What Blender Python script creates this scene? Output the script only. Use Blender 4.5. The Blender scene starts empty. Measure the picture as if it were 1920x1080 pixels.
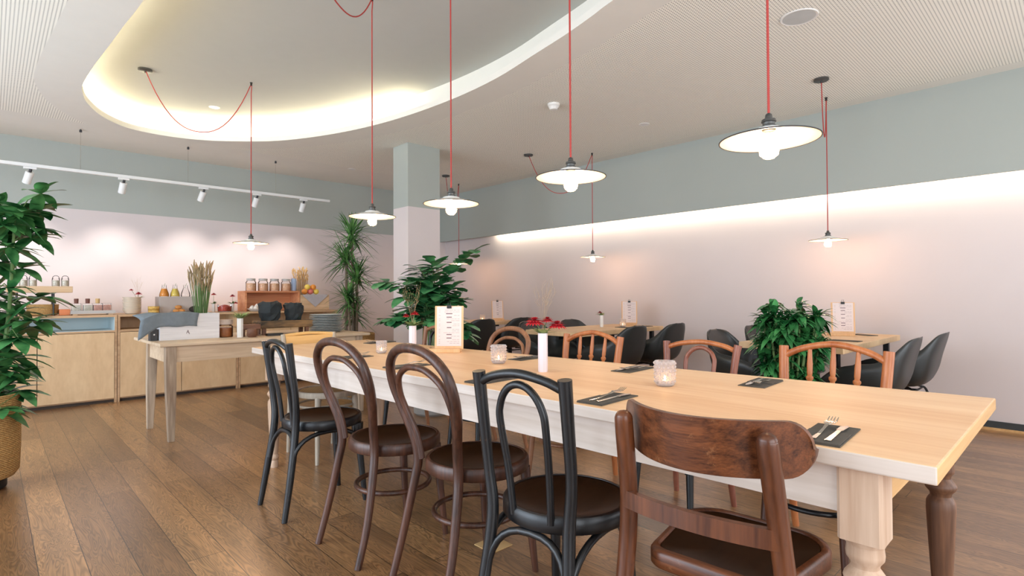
import bpy, bmesh, math, random
from mathutils import Vector, Matrix
from mathutils.geometry import delaunay_2d_cdt
R = math.radians
PI = math.pi
sc = bpy.context.scene
COL = sc.collection

# ------------------------------------------------------------------ camera
def make_camera():
    yaw, pitch, roll = R(43.57), R(0.80), R(0.29)
    f = Vector((math.sin(yaw)*math.cos(pitch), math.cos(yaw)*math.cos(pitch), math.sin(pitch)))
    r = Vector((math.cos(yaw), -math.sin(yaw), 0))
    d = f.cross(r)
    c, s = math.cos(roll), math.sin(roll)
    r2, d2 = c*r + s*d, -s*r + c*d
    cam = bpy.data.cameras.new('camera')
    cam.sensor_width = 36
    cam.lens = 1031.0/1920*36
    cam.clip_start = 0.05
    o = bpy.data.objects.new('camera', cam)
    COL.objects.link(o)
    m = Matrix((( r2.x, -d2.x, -f.x, 0), (r2.y, -d2.y, -f.y, 0), (r2.z, -d2.z, -f.z, 1.10), (0, 0, 0, 1)))
    o.matrix_world = m
    sc.camera = o
make_camera()

# ------------------------------------------------------------------ world, exposure, daylight
w = bpy.data.worlds.new('world'); sc.world = w
w.use_nodes = True
w.node_tree.nodes['Background'].inputs[0].default_value = (0.75, 0.86, 1.0, 1)
w.node_tree.nodes['Background'].inputs[1].default_value = 1.5
sc.view_settings.view_transform = 'Standard'
sc.view_settings.look = 'None'
sc.view_settings.gamma = 1
sc.view_settings.use_curve_mapping = False
sc.view_settings.exposure = 0.20
sc.cycles.use_denoising = True
sc.cycles.max_bounces = 8
sc.cycles.diffuse_bounces = 5
sc.cycles.glossy_bounces = 3
sc.cycles.transparent_max_bounces = 12
sc.cycles.caustics_reflective = False
sc.cycles.caustics_refractive = False
sc.cycles.sample_clamp_indirect = 6

def area(name, loc, rot, sx, sy, power, col):
    l = bpy.data.lights.new(name, 'AREA'); l.shape = 'RECTANGLE'; l.size = sx; l.size_y = sy
    l.energy = power; l.color = col
    o = bpy.data.objects.new(name, l); COL.objects.link(o)
    o.location = loc; o.rotation_euler = rot
    return o
# daylight entering through the glazed wall left of the camera; front lamps added to lift ambient and right floor
DAY = (0.76, 0.87, 1.0)
for y, pw in ((0.55, 38), (2.85, 92), (5.15, 98)):
    area('daylight_side', (-2.46, y, 1.40), (0, R(-90), 0), 2.4, 2.1, pw, DAY)
area('added_front_daylight', (0.3, -1.92, 1.40), (R(90), 0, 0), 3.6, 2.3, 86, (.93, .96, 1.0))  # added lamps behind the camera, brightening the room and the right floor
area('added_front_daylight', (4.2, -1.92, 1.40), (R(90), 0, 0), 2.6, 2.3, 56, (.93, .96, 1.0))

# ------------------------------------------------------------------ mesh helpers
class MB:
    def __init__(s):
        s.v = []; s.f = []; s.m = []; s.cur = 0
    def add(s, vs, fs):
        b = len(s.v)
        s.v.extend([tuple(v) for v in vs])
        for f in fs:
            s.f.append(tuple(i+b for i in f)); s.m.append(s.cur)
        return s
    def box(s, x0, x1, y0, y1, z0, z1):
        vs = [(x0,y0,z0),(x1,y0,z0),(x1,y1,z0),(x0,y1,z0),(x0,y0,z1),(x1,y0,z1),(x1,y1,z1),(x0,y1,z1)]
        return s.add(vs, [(0,3,2,1),(4,5,6,7),(0,1,5,4),(1,2,6,5),(2,3,7,6),(3,0,4,7)])
    def boxm(s, M, x0, x1, y0, y1, z0, z1):
        vs = [M @ Vector(p) for p in [(x0,y0,z0),(x1,y0,z0),(x1,y1,z0),(x0,y1,z0),(x0,y0,z1),(x1,y0,z1),(x1,y1,z1),(x0,y1,z1)]]
        return s.add(vs, [(0,3,2,1),(4,5,6,7),(0,1,5,4),(1,2,6,5),(2,3,7,6),(3,0,4,7)])
    def lathe(s, prof, c=(0,0,0), n=24, cap0=True, cap1=True, sx=1, sy=1, M=None):
        vs = []
        for (r, z) in prof:
            for k in range(n):
                a = 2*PI*k/n
                p = Vector((r*math.cos(a)*sx, r*math.sin(a)*sy, z))
                if M is not None: p = M @ p
                vs.append((p.x+c[0], p.y+c[1], p.z+c[2]))
        fs = []
        for i in range(len(prof)-1):
            for k in range(n):
                k2 = (k+1) % n
                fs.append((i*n+k, i*n+k2, (i+1)*n+k2, (i+1)*n+k))
        if cap0: fs.append(tuple(reversed(range(n))))
        if cap1: fs.append(tuple((len(prof)-1)*n+k for k in range(n)))
        return s.add(vs, fs)
    def tube(s, pts, r, n=10, closed=False, flat=1.0):
        pts = [Vector(p) for p in pts]
        N = len(pts)
        rs = r if isinstance(r, (list, tuple)) else [r]*N
        T = []
        for i in range(N):
            if closed: t = pts[(i+1) % N]-pts[i-1]
            else: t = pts[min(i+1, N-1)]-pts[max(i-1, 0)]
            T.append(t.normalized())
        up = Vector((0,0,1)) if abs(T[0].z) < 0.9 else Vector((1,0,0))
        u = (up-T[0]*up.dot(T[0])).normalized()
        vs = []
        for i in range(N):
            u = (u-T[i]*u.dot(T[i])).normalized()
            b = T[i].cross(u)
            for k in range(n):
                a = 2*PI*k/n
                vs.append(pts[i]+u*(rs[i]*math.cos(a))+b*(rs[i]*flat*math.sin(a)))
        fs = []
        for i in range(N if closed else N-1):
            j = (i+1) % N
            for k in range(n):
                k2 = (k+1) % n
                fs.append((i*n+k, i*n+k2, j*n+k2, j*n+k))
        if not closed:
            fs.append(tuple(reversed(range(n)))); fs.append(tuple((N-1)*n+k for k in range(n)))
        return s.add(vs, fs)
    def prism(s, poly, z0, z1, M=None):
        n = len(poly)
        vs = [Vector((x, y, z0)) for x, y in poly]+[Vector((x, y, z1)) for x, y in poly]
        if M is not None: vs = [M @ v for v in vs]
        fs = [tuple(reversed(range(n))), tuple(range(n, 2*n))]
        for k in range(n):
            fs.append((k, (k+1) % n, n+(k+1) % n, n+k))
        return s.add(vs, fs)
    def ball(s, c, r, n=12, sz=1.0, squash=None):
        m = max(5, n//2+1)
        prof = []
        for i in range(m):
            a = -PI/2+PI*(i+0.0)/(m-1)
            prof.append((max(r*math.cos(a), r*0.02), r*sz*math.sin(a)))
        return s.lathe(prof, c, n)
    def grid(s, P):
        h = len(P); wd = len(P[0])
        vs = [p for row in P for p in row]
        fs = [(i*wd+j, i*wd+j+1, (i+1)*wd+j+1, (i+1)*wd+j) for i in range(h-1) for j in range(wd-1)]
        return s.add(vs, fs)
    def build(s, name, mats, parent=None, smooth=True, bevel=0, solid=0, angle=40, seg=2):
        me = bpy.data.meshes.new(name)
        me.from_pydata(s.v, [], s.f)
        if not isinstance(mats, (list, tuple)): mats = [mats]
        for m in mats: me.materials.append(m)
        if len(mats) > 1: me.polygons.foreach_set('material_index', s.m)
        me.validate()
        if smooth:
            me.polygons.foreach_set('use_smooth', [True]*len(me.polygons))
            me.set_sharp_from_angle(angle=R(angle))
        me.update()
        o = bpy.data.objects.new(name, me)
        COL.objects.link(o)
        if parent is not None: o.parent = parent
        if solid:
            md = o.modifiers.new('solidify', 'SOLIDIFY'); md.thickness = solid; md.offset = 0
        if bevel:
            md = o.modifiers.new('bevel', 'BEVEL'); md.width = bevel; md.segments = seg; md.limit_method = 'ANGLE'; md.angle_limit = R(40)
        return o

def spline(pts, n=8, closed=False):
    P = [Vector(p) for p in pts]; N = len(P); out = []
    rng = range(N) if closed else range(N-1)
    for i in rng:
        if closed: p0, p1, p2, p3 = P[i-1], P[i], P[(i+1) % N], P[(i+2) % N]
        else: p0, p1, p2, p3 = P[max(i-1, 0)], P[i], P[i+1], P[min(i+2, N-1)]
        for k in range(n):
            t = k/n
            out.append(0.5*((2*p1)+(p2-p0)*t+(2*p0-5*p1+4*p2-p3)*t*t+(3*p1-p0-3*p2+p3)*t**3))
    if not closed: out.append(P[-1])
    return out
def lin(vals, n):
    out = []
    for i in range(len(vals)-1):
        for k in range(n): out.append(vals[i]+(vals[i+1]-vals[i])*k/n)
    return out+[vals[-1]]

def thing(name, label, cat, loc=(0,0,0), rz=0, group=None):
    o = bpy.data.objects.new(name, None); COL.objects.link(o)
    o.empty_display_size = 0.1
    o.location = loc; o.rotation_euler = (0, 0, rz)
    o['label'] = label; o['category'] = cat
    if group: o['group'] = group
    return o
def tag(o, label, cat, group=None, kind=None):
    o['label'] = label; o['category'] = cat
    if group: o['group'] = group
    if kind: o['kind'] = kind
    return o
def struct(o):
    o['kind'] = 'structure'; return o
def clone(src, loc, rz, label, group=None):
    r = src.copy(); COL.objects.link(r); r.location = loc; r.rotation_euler = (0, 0, rz); r['label'] = label
    if group: r['group'] = group
    for ch in src.children:
        c = ch.copy(); COL.objects.link(c); c.parent = r
        for g in ch.children:
            d = g.copy(); COL.objects.link(d); d.parent = c
    return r

# ------------------------------------------------------------------ materials
def lin1(c): return c/12.92 if c <= 0.04045 else ((c+0.055)/1.055)**2.4
def rgb(r, g, b): return (lin1(r/255), lin1(g/255), lin1(b/255), 1)
def newmat(name):
    m = bpy.data.materials.new(name); m.use_nodes = True
    nt = m.node_tree
    return m, nt, nt.nodes['Principled BSDF']
def mat(name, col, rough=0.6, metal=0, var=0.06, vs=8, bump=0.0, bs=60, spec=0.5):
    m, nt, b = newmat(name)
    N, L = nt.nodes, nt.links
    b.inputs['Roughness'].default_value = rough; b.inputs['Metallic'].default_value = metal
    b.inputs['Specular IOR Level'].default_value = spec
    tc = N.new('ShaderNodeTexCoord')
    no = N.new('ShaderNodeTexNoise'); no.inputs['Scale'].default_value = vs; no.inputs['Detail'].default_value = 4
    L.new(tc.outputs['Object'], no.inputs['Vector'])
    cr = N.new('ShaderNodeValToRGB')
    cr.color_ramp.elements[0].position = 0.3; cr.color_ramp.elements[1].position = 0.7
    cr.color_ramp.elements[0].color = tuple(c*(1-var) for c in col[:3])+(1,)
    cr.color_ramp.elements[1].color = tuple(min(1, c*(1+var)) for c in col[:3])+(1,)
    L.new(no.outputs['Fac'], cr.inputs['Fac']); L.new(cr.outputs['Color'], b.inputs['Base Color'])
    if bump:
        n2 = N.new('ShaderNodeTexNoise'); n2.inputs['Scale'].default_value = bs; n2.inputs['Detail'].default_value = 3
        L.new(tc.outputs['Object'], n2.inputs['Vector'])
        bp = N.new('ShaderNodeBump'); bp.inputs['Strength'].default_value = bump; bp.inputs['Distance'].default_value = 0.01
        L.new(n2.outputs['Fac'], bp.inputs['Height']); L.new(bp.outputs['Normal'], b.inputs['Normal'])
    return m
def wood(name, c1, c2, axis='Z', scale=14, rough=0.45, stretch=0.06, bump=0.08, spec=0.5, wear=None):
    m, nt, b = newmat(name)
    N, L = nt.nodes, nt.links
    b.inputs['Roughness'].default_value = rough
    b.inputs['Specular IOR Level'].default_value = spec
    tc = N.new('ShaderNodeTexCoord'); mp = N.new('ShaderNodeMapping')
    s = [1, 1, 1]; s['XYZ'.index(axis)] = stretch
    mp.inputs['Scale'].default_value = s
    L.new(tc.outputs['Object'], mp.inputs['Vector'])
    n1 = N.new('ShaderNodeTexNoise'); n1.inputs['Scale'].default_value = scale; n1.inputs['Detail'].default_value = 6; n1.inputs['Distortion'].default_value = 0.9
    n2 = N.new('ShaderNodeTexNoise'); n2.inputs['Scale'].default_value = scale*7; n2.inputs['Detail'].default_value = 3
    L.new(mp.outputs['Vector'], n1.inputs['Vector']); L.new(mp.outputs['Vector'], n2.inputs['Vector'])
    mx = N.new('ShaderNodeMath'); mx.operation = 'MULTIPLY_ADD'; mx.inputs[1].default_value = 0.35
    L.new(n2.outputs['Fac'], mx.inputs[0]); 
    m2 = N.new('ShaderNodeMath'); m2.operation = 'MULTIPLY'; m2.inputs[1].default_value = 0.65
    L.new(n1.outputs['Fac'], m2.inputs[0]); L.new(m2.outputs[0], mx.inputs[2])
    cr = N.new('ShaderNodeValToRGB')
    cr.color_ramp.elements[0].position = 0.36; cr.color_ramp.elements[1].position = 0.64
    cr.color_ramp.elements[0].color = c1; cr.color_ramp.elements[1].color = c2
    L.new(mx.outputs[0], cr.inputs['Fac'])
    last = cr.outputs['Color']
    if wear:
        n3 = N.new('ShaderNodeTexNoise'); n3.inputs['Scale'].default_value = 26; n3.inputs['Detail'].default_value = 8; n3.inputs['Roughness'].default_value = 0.75
        L.new(tc.outputs['Object'], n3.inputs['Vector'])
        c3 = N.new('ShaderNodeValToRGB'); c3.color_ramp.elements[0].position = 0.60; c3.color_ramp.elements[1].position = 0.72
        L.new(n3.outputs['Fac'], c3.inputs['Fac'])
        mix = N.new('ShaderNodeMix'); mix.data_type = 'RGBA'
        L.new(c3.outputs['Color'], mix.inputs[0]); L.new(last, mix.inputs[6]); mix.inputs[7].default_value = wear
        last = mix.outputs[2]
    L.new(last, b.inputs['Base Color'])
    if bump:
        bp = N.new('ShaderNodeBump'); bp.inputs['Strength'].default_value = bump; bp.inputs['Distance'].default_value = 0.004
        L.new(mx.outputs[0], bp.inputs['Height']); L.new(bp.outputs['Normal'], b.inputs['Normal'])
    return m
def emit(name, col, strength):
    m = bpy.data.materials.new(name); m.use_nodes = True
    nt = m.node_tree; nt.nodes.clear()
    e = nt.nodes.new('ShaderNodeEmission'); e.inputs[0].default_value = tuple(col)+(1,); e.inputs[1].default_value = strength
    o = nt.nodes.new('ShaderNodeOutputMaterial'); nt.links.new(e.outputs[0], o.inputs[0])
    return m
def thinglass(name, tint=(0.96, 0.97, 0.97), gloss=0.16, ior=1.5):
    m = bpy.data.materials.new(name); m.use_nodes = True
    nt = m.node_tree; nt.nodes.clear(); N, L = nt.nodes, nt.links
    t = N.new('ShaderNodeBsdfTransparent'); t.inputs[0].default_value = tuple(tint)+(1,)
    g = N.new('ShaderNodeBsdfGlossy'); g.inputs['Roughness'].default_value = 0.08
    fr = N.new('ShaderNodeFresnel'); fr.inputs['IOR'].default_value = ior
    ad = N.new('ShaderNodeMath'); ad.operation = 'ADD'; ad.inputs[1].default_value = gloss*0.5
    L.new(fr.outputs[0], ad.inputs[0])
    mx = N.new('ShaderNodeMixShader'); L.new(ad.outputs[0], mx.inputs[0]); L.new(t.outputs[0], mx.inputs[1]); L.new(g.outputs[0], mx.inputs[2])
    o = N.new('ShaderNodeOutputMaterial'); L.new(mx.outputs[0], o.inputs[0])
    return m

def floor_mat():
    m, nt, b = newmat('oak_parquet')
    N, L = nt.nodes, nt.links
    tc = N.new('ShaderNodeTexCoord')
    mp = N.new('ShaderNodeMapping'); mp.inputs['Rotation'].default_value = (0, 0, R(90))
    L.new(tc.outputs['Object'], mp.inputs['Vector'])
    br = N.new('ShaderNodeTexBrick'); br.offset = 0.37; br.offset_frequency = 2
    br.inputs['Scale'].default_value = 1
    br.inputs['Brick Width'].default_value = 1.9; br.inputs['Row Height'].default_value = 0.15
    br.inputs['Mortar Size'].default_value = 0.0016; br.inputs['Mortar Smooth'].default_value = 0.1; br.inputs['Bias'].default_value = 0.0
    br.inputs['Color1'].default_value = rgb(126, 90, 58); br.inputs['Color2'].default_value = rgb(172, 128, 84)
    br.inputs['Mortar'].default_value = rgb(40, 28, 20)
    L.new(mp.outputs['Vector'], br.inputs['Vector'])
    mg = N.new('ShaderNodeMapping'); mg.inputs['Scale'].default_value = (9, 0.9, 1)
    L.new(tc.outputs['Object'], mg.inputs['Vector'])
    wv = N.new('ShaderNodeTexNoise'); wv.inputs['Scale'].default_value = 2.0; wv.inputs['Detail'].default_value = 2; wv.inputs['Distortion'].default_value = 1.2
    L.new(mg.outputs['Vector'], wv.inputs['Vector'])
    # growth rings: many contour lines of a slow noise
    sn = N.new('ShaderNodeMath'); sn.operation = 'MULTIPLY'; sn.inputs[1].default_value = 95
    L.new(wv.outputs['Fac'], sn.inputs[0])
    si = N.new('ShaderNodeMath'); si.operation = 'SINE'; L.new(sn.outputs[0], si.inputs[0])
    mr = N.new('ShaderNodeMapRange'); mr.inputs['From Min'].default_value = -1; mr.inputs['From Max'].default_value = 1
    mr.inputs['To Min'].default_value = 0.60; mr.inputs['To Max'].default_value = 1.14
    L.new(si.outputs[0], mr.inputs['Value'])
    big = N.new('ShaderNodeTexNoise'); big.inputs['Scale'].default_value = 1.3; big.inputs['Detail'].default_value = 4
    L.new(mg.outputs['Vector'], big.inputs['Vector'])
    mr2 = N.new('ShaderNodeMapRange'); mr2.inputs['From Min'].default_value = 0.3; mr2.inputs['From Max'].default_value = 0.7
    mr2.inputs['To Min'].default_value = 0.75; mr2.inputs['To Max'].default_value = 1.15
    L.new(big.outputs['Fac'], mr2.inputs['Value'])
    mm = N.new('ShaderNodeMath'); mm.operation = 'MULTIPLY'; L.new(mr.outputs[0], mm.inputs[0]); L.new(mr2.outputs[0], mm.inputs[1])
    hs = N.new('ShaderNodeVectorMath'); hs.operation = 'SCALE'
    L.new(br.outputs['Color'], hs.inputs[0]); L.new(mm.outputs[0], hs.inputs['Scale'])
    L.new(hs.outputs[0], b.inputs['Base Color'])
    b.inputs['Roughness'].default_value = 0.29
    b.inputs['Specular IOR Level'].default_value = 0.9
    b.inputs['Coat Weight'].default_value = 0.35; b.inputs['Coat Roughness'].default_value = 0.27
    bp = N.new('ShaderNodeBump'); bp.inputs['Strength'].default_value = 0.10; bp.inputs['Distance'].default_value = 0.002
    L.new(mm.outputs[0], bp.inputs['Height']); L.new(bp.outputs['Normal'], b.inputs['Normal'])
    return m
def bulb_glass():
    m = bpy.data.materials.new('warm_bulb_glass'); m.use_nodes = True
    nt = m.node_tree; nt.nodes.clear(); N, L = nt.nodes, nt.links
    t = N.new('ShaderNodeBsdfTransparent'); t.inputs[0].default_value = (1, .97, .92, 1)
    q = N.new('ShaderNodeBsdfTranslucent'); q.inputs[0].default_value = (1, .86, .66, 1)
    m2 = N.new('ShaderNodeMixShader'); m2.inputs[0].default_value = .10
    L.new(t.outputs[0], m2.inputs[1]); L.new(q.outputs[0], m2.inputs[2])
    o = N.new('ShaderNodeOutputMaterial'); L.new(m2.outputs[0], o.inputs[0])
    return m
def perf_mat():
    m, nt, b = newmat('perforated_plaster')
    N, L = nt.nodes, nt.links
    tc = N.new('ShaderNodeTexCoord')
    sc_ = N.new('ShaderNodeVectorMath'); sc_.operation = 'SCALE'; sc_.inputs['Scale'].default_value = 1/0.0185
    L.new(tc.outputs['Object'], sc_.inputs[0])
    fr = N.new('ShaderNodeVectorMath'); fr.operation = 'FRACTION'; L.new(sc_.outputs[0], fr.inputs[0])
    sp = N.new('ShaderNodeSeparateXYZ'); L.new(fr.outputs[0], sp.inputs[0])
    cb = N.new('ShaderNodeCombineXYZ'); L.new(sp.outputs[0], cb.inputs[0]); L.new(sp.outputs[1], cb.inputs[1]); cb.inputs[2].default_value = 0.5
    ds = N.new('ShaderNodeVectorMath'); ds.operation = 'DISTANCE'; ds.inputs[1].default_value = (0.5, 0.5, 0.5); L.new(cb.outputs[0], ds.inputs[0])
    lt = N.new('ShaderNodeMath'); lt.operation = 'LESS_THAN'; lt.inputs[1].default_value = 0.21; L.new(ds.outputs['Value'], lt.inputs[0])
    mx = N.new('ShaderNodeMix'); mx.data_type = 'RGBA'
    mx.inputs[6].default_value = rgb(250, 247, 236); mx.inputs[7].default_value = rgb(116, 116, 112)
    L.new(lt.outputs[0], mx.inputs[0]); L.new(mx.outputs[2], b.inputs['Base Color'])
    b.inputs['Roughness'].default_value = 0.9
    return m
def weave_mat(name, c1, c2, sx=60, sz=45):
    m, nt, b = newmat(name)
    N, L = nt.nodes, nt.links
    tc = N.new('ShaderNodeTexCoord')
    wv = N.new('ShaderNodeTexWave'); wv.bands_direction = 'Z'; wv.inputs['Scale'].default_value = sz/6.28*1.0; wv.inputs['Distortion'].default_value = 1.5; wv.inputs['Detail'].default_value = 2
    wv.inputs['Detail Scale'].default_value = 6
    L.new(tc.outputs['Object'], wv.inputs['Vector'])
    no = N.new('ShaderNodeTexNoise'); no.inputs['Scale'].default_value = sx; no.inputs['Detail'].default_value = 2
    L.new(tc.outputs['Object'], no.inputs['Vector'])
    mu = N.new('ShaderNodeMath'); mu.operation = 'MULTIPLY'; L.new(wv.outputs['Fac'], mu.inputs[0]); L.new(no.outputs['Fac'], mu.inputs[1])
    cr = N.new('ShaderNodeValToRGB'); cr.color_ramp.elements[0].position = 0.05; cr.color_ramp.elements[1].position = 0.5
    cr.color_ramp.elements[0].color = c1; cr.color_ramp.elements[1].color = c2
    L.new(mu.outputs[0], cr.inputs['Fac']); L.new(cr.outputs['Color'], b.inputs['Base Color'])
    bp = N.new('ShaderNodeBump'); bp.inputs['Strength'].default_value = 0.8; bp.inputs['Distance'].default_value = 0.01
    L.new(mu.outputs[0], bp.inputs['Height']); L.new(bp.outputs['Normal'], b.inputs['Normal'])
    b.inputs['Roughness'].default_value = 0.85
    return m
def cane_mat():
    m, nt, b = newmat('woven_cane')
    N, L = nt.nodes, nt.links
    tc = N.new('ShaderNodeTexCoord')
    ck = N.new('ShaderNodeTexChecker'); ck.inputs['Scale'].default_value = 90
    ck.inputs['Color1'].default_value = rgb(205, 178, 122); ck.inputs['Color2'].default_value = rgb(120, 96, 60)
    L.new(tc.outputs['Object'], ck.inputs['Vector']); L.new(ck.outputs['Color'], b.inputs['Base Color'])
    b.inputs['Roughness'].default_value = 0.7
    return m
def leaf_mat(name, c1, c2, rough=0.35):
    m, nt, b = newmat(name)
    N, L = nt.nodes, nt.links
    tc = N.new('ShaderNodeTexCoord')
    no = N.new('ShaderNodeTexNoise'); no.inputs['Scale'].default_value = 11; no.inputs['Detail'].default_value = 3
    L.new(tc.outputs['Object'], no.inputs['Vector'])
    cr = N.new('ShaderNodeValToRGB'); cr.color_ramp.elements[0].position = 0.35; cr.color_ramp.elements[1].position = 0.68
    cr.color_ramp.elements[0].color = c1; cr.color_ramp.elements[1].color = c2
    L.new(no.outputs['Fac'], cr.inputs['Fac']); L.new(cr.outputs['Color'], b.inputs['Base Color'])
    b.inputs['Roughness'].default_value = rough
    b.inputs['Subsurface Weight'].default_value = 0.0
    return m

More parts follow.
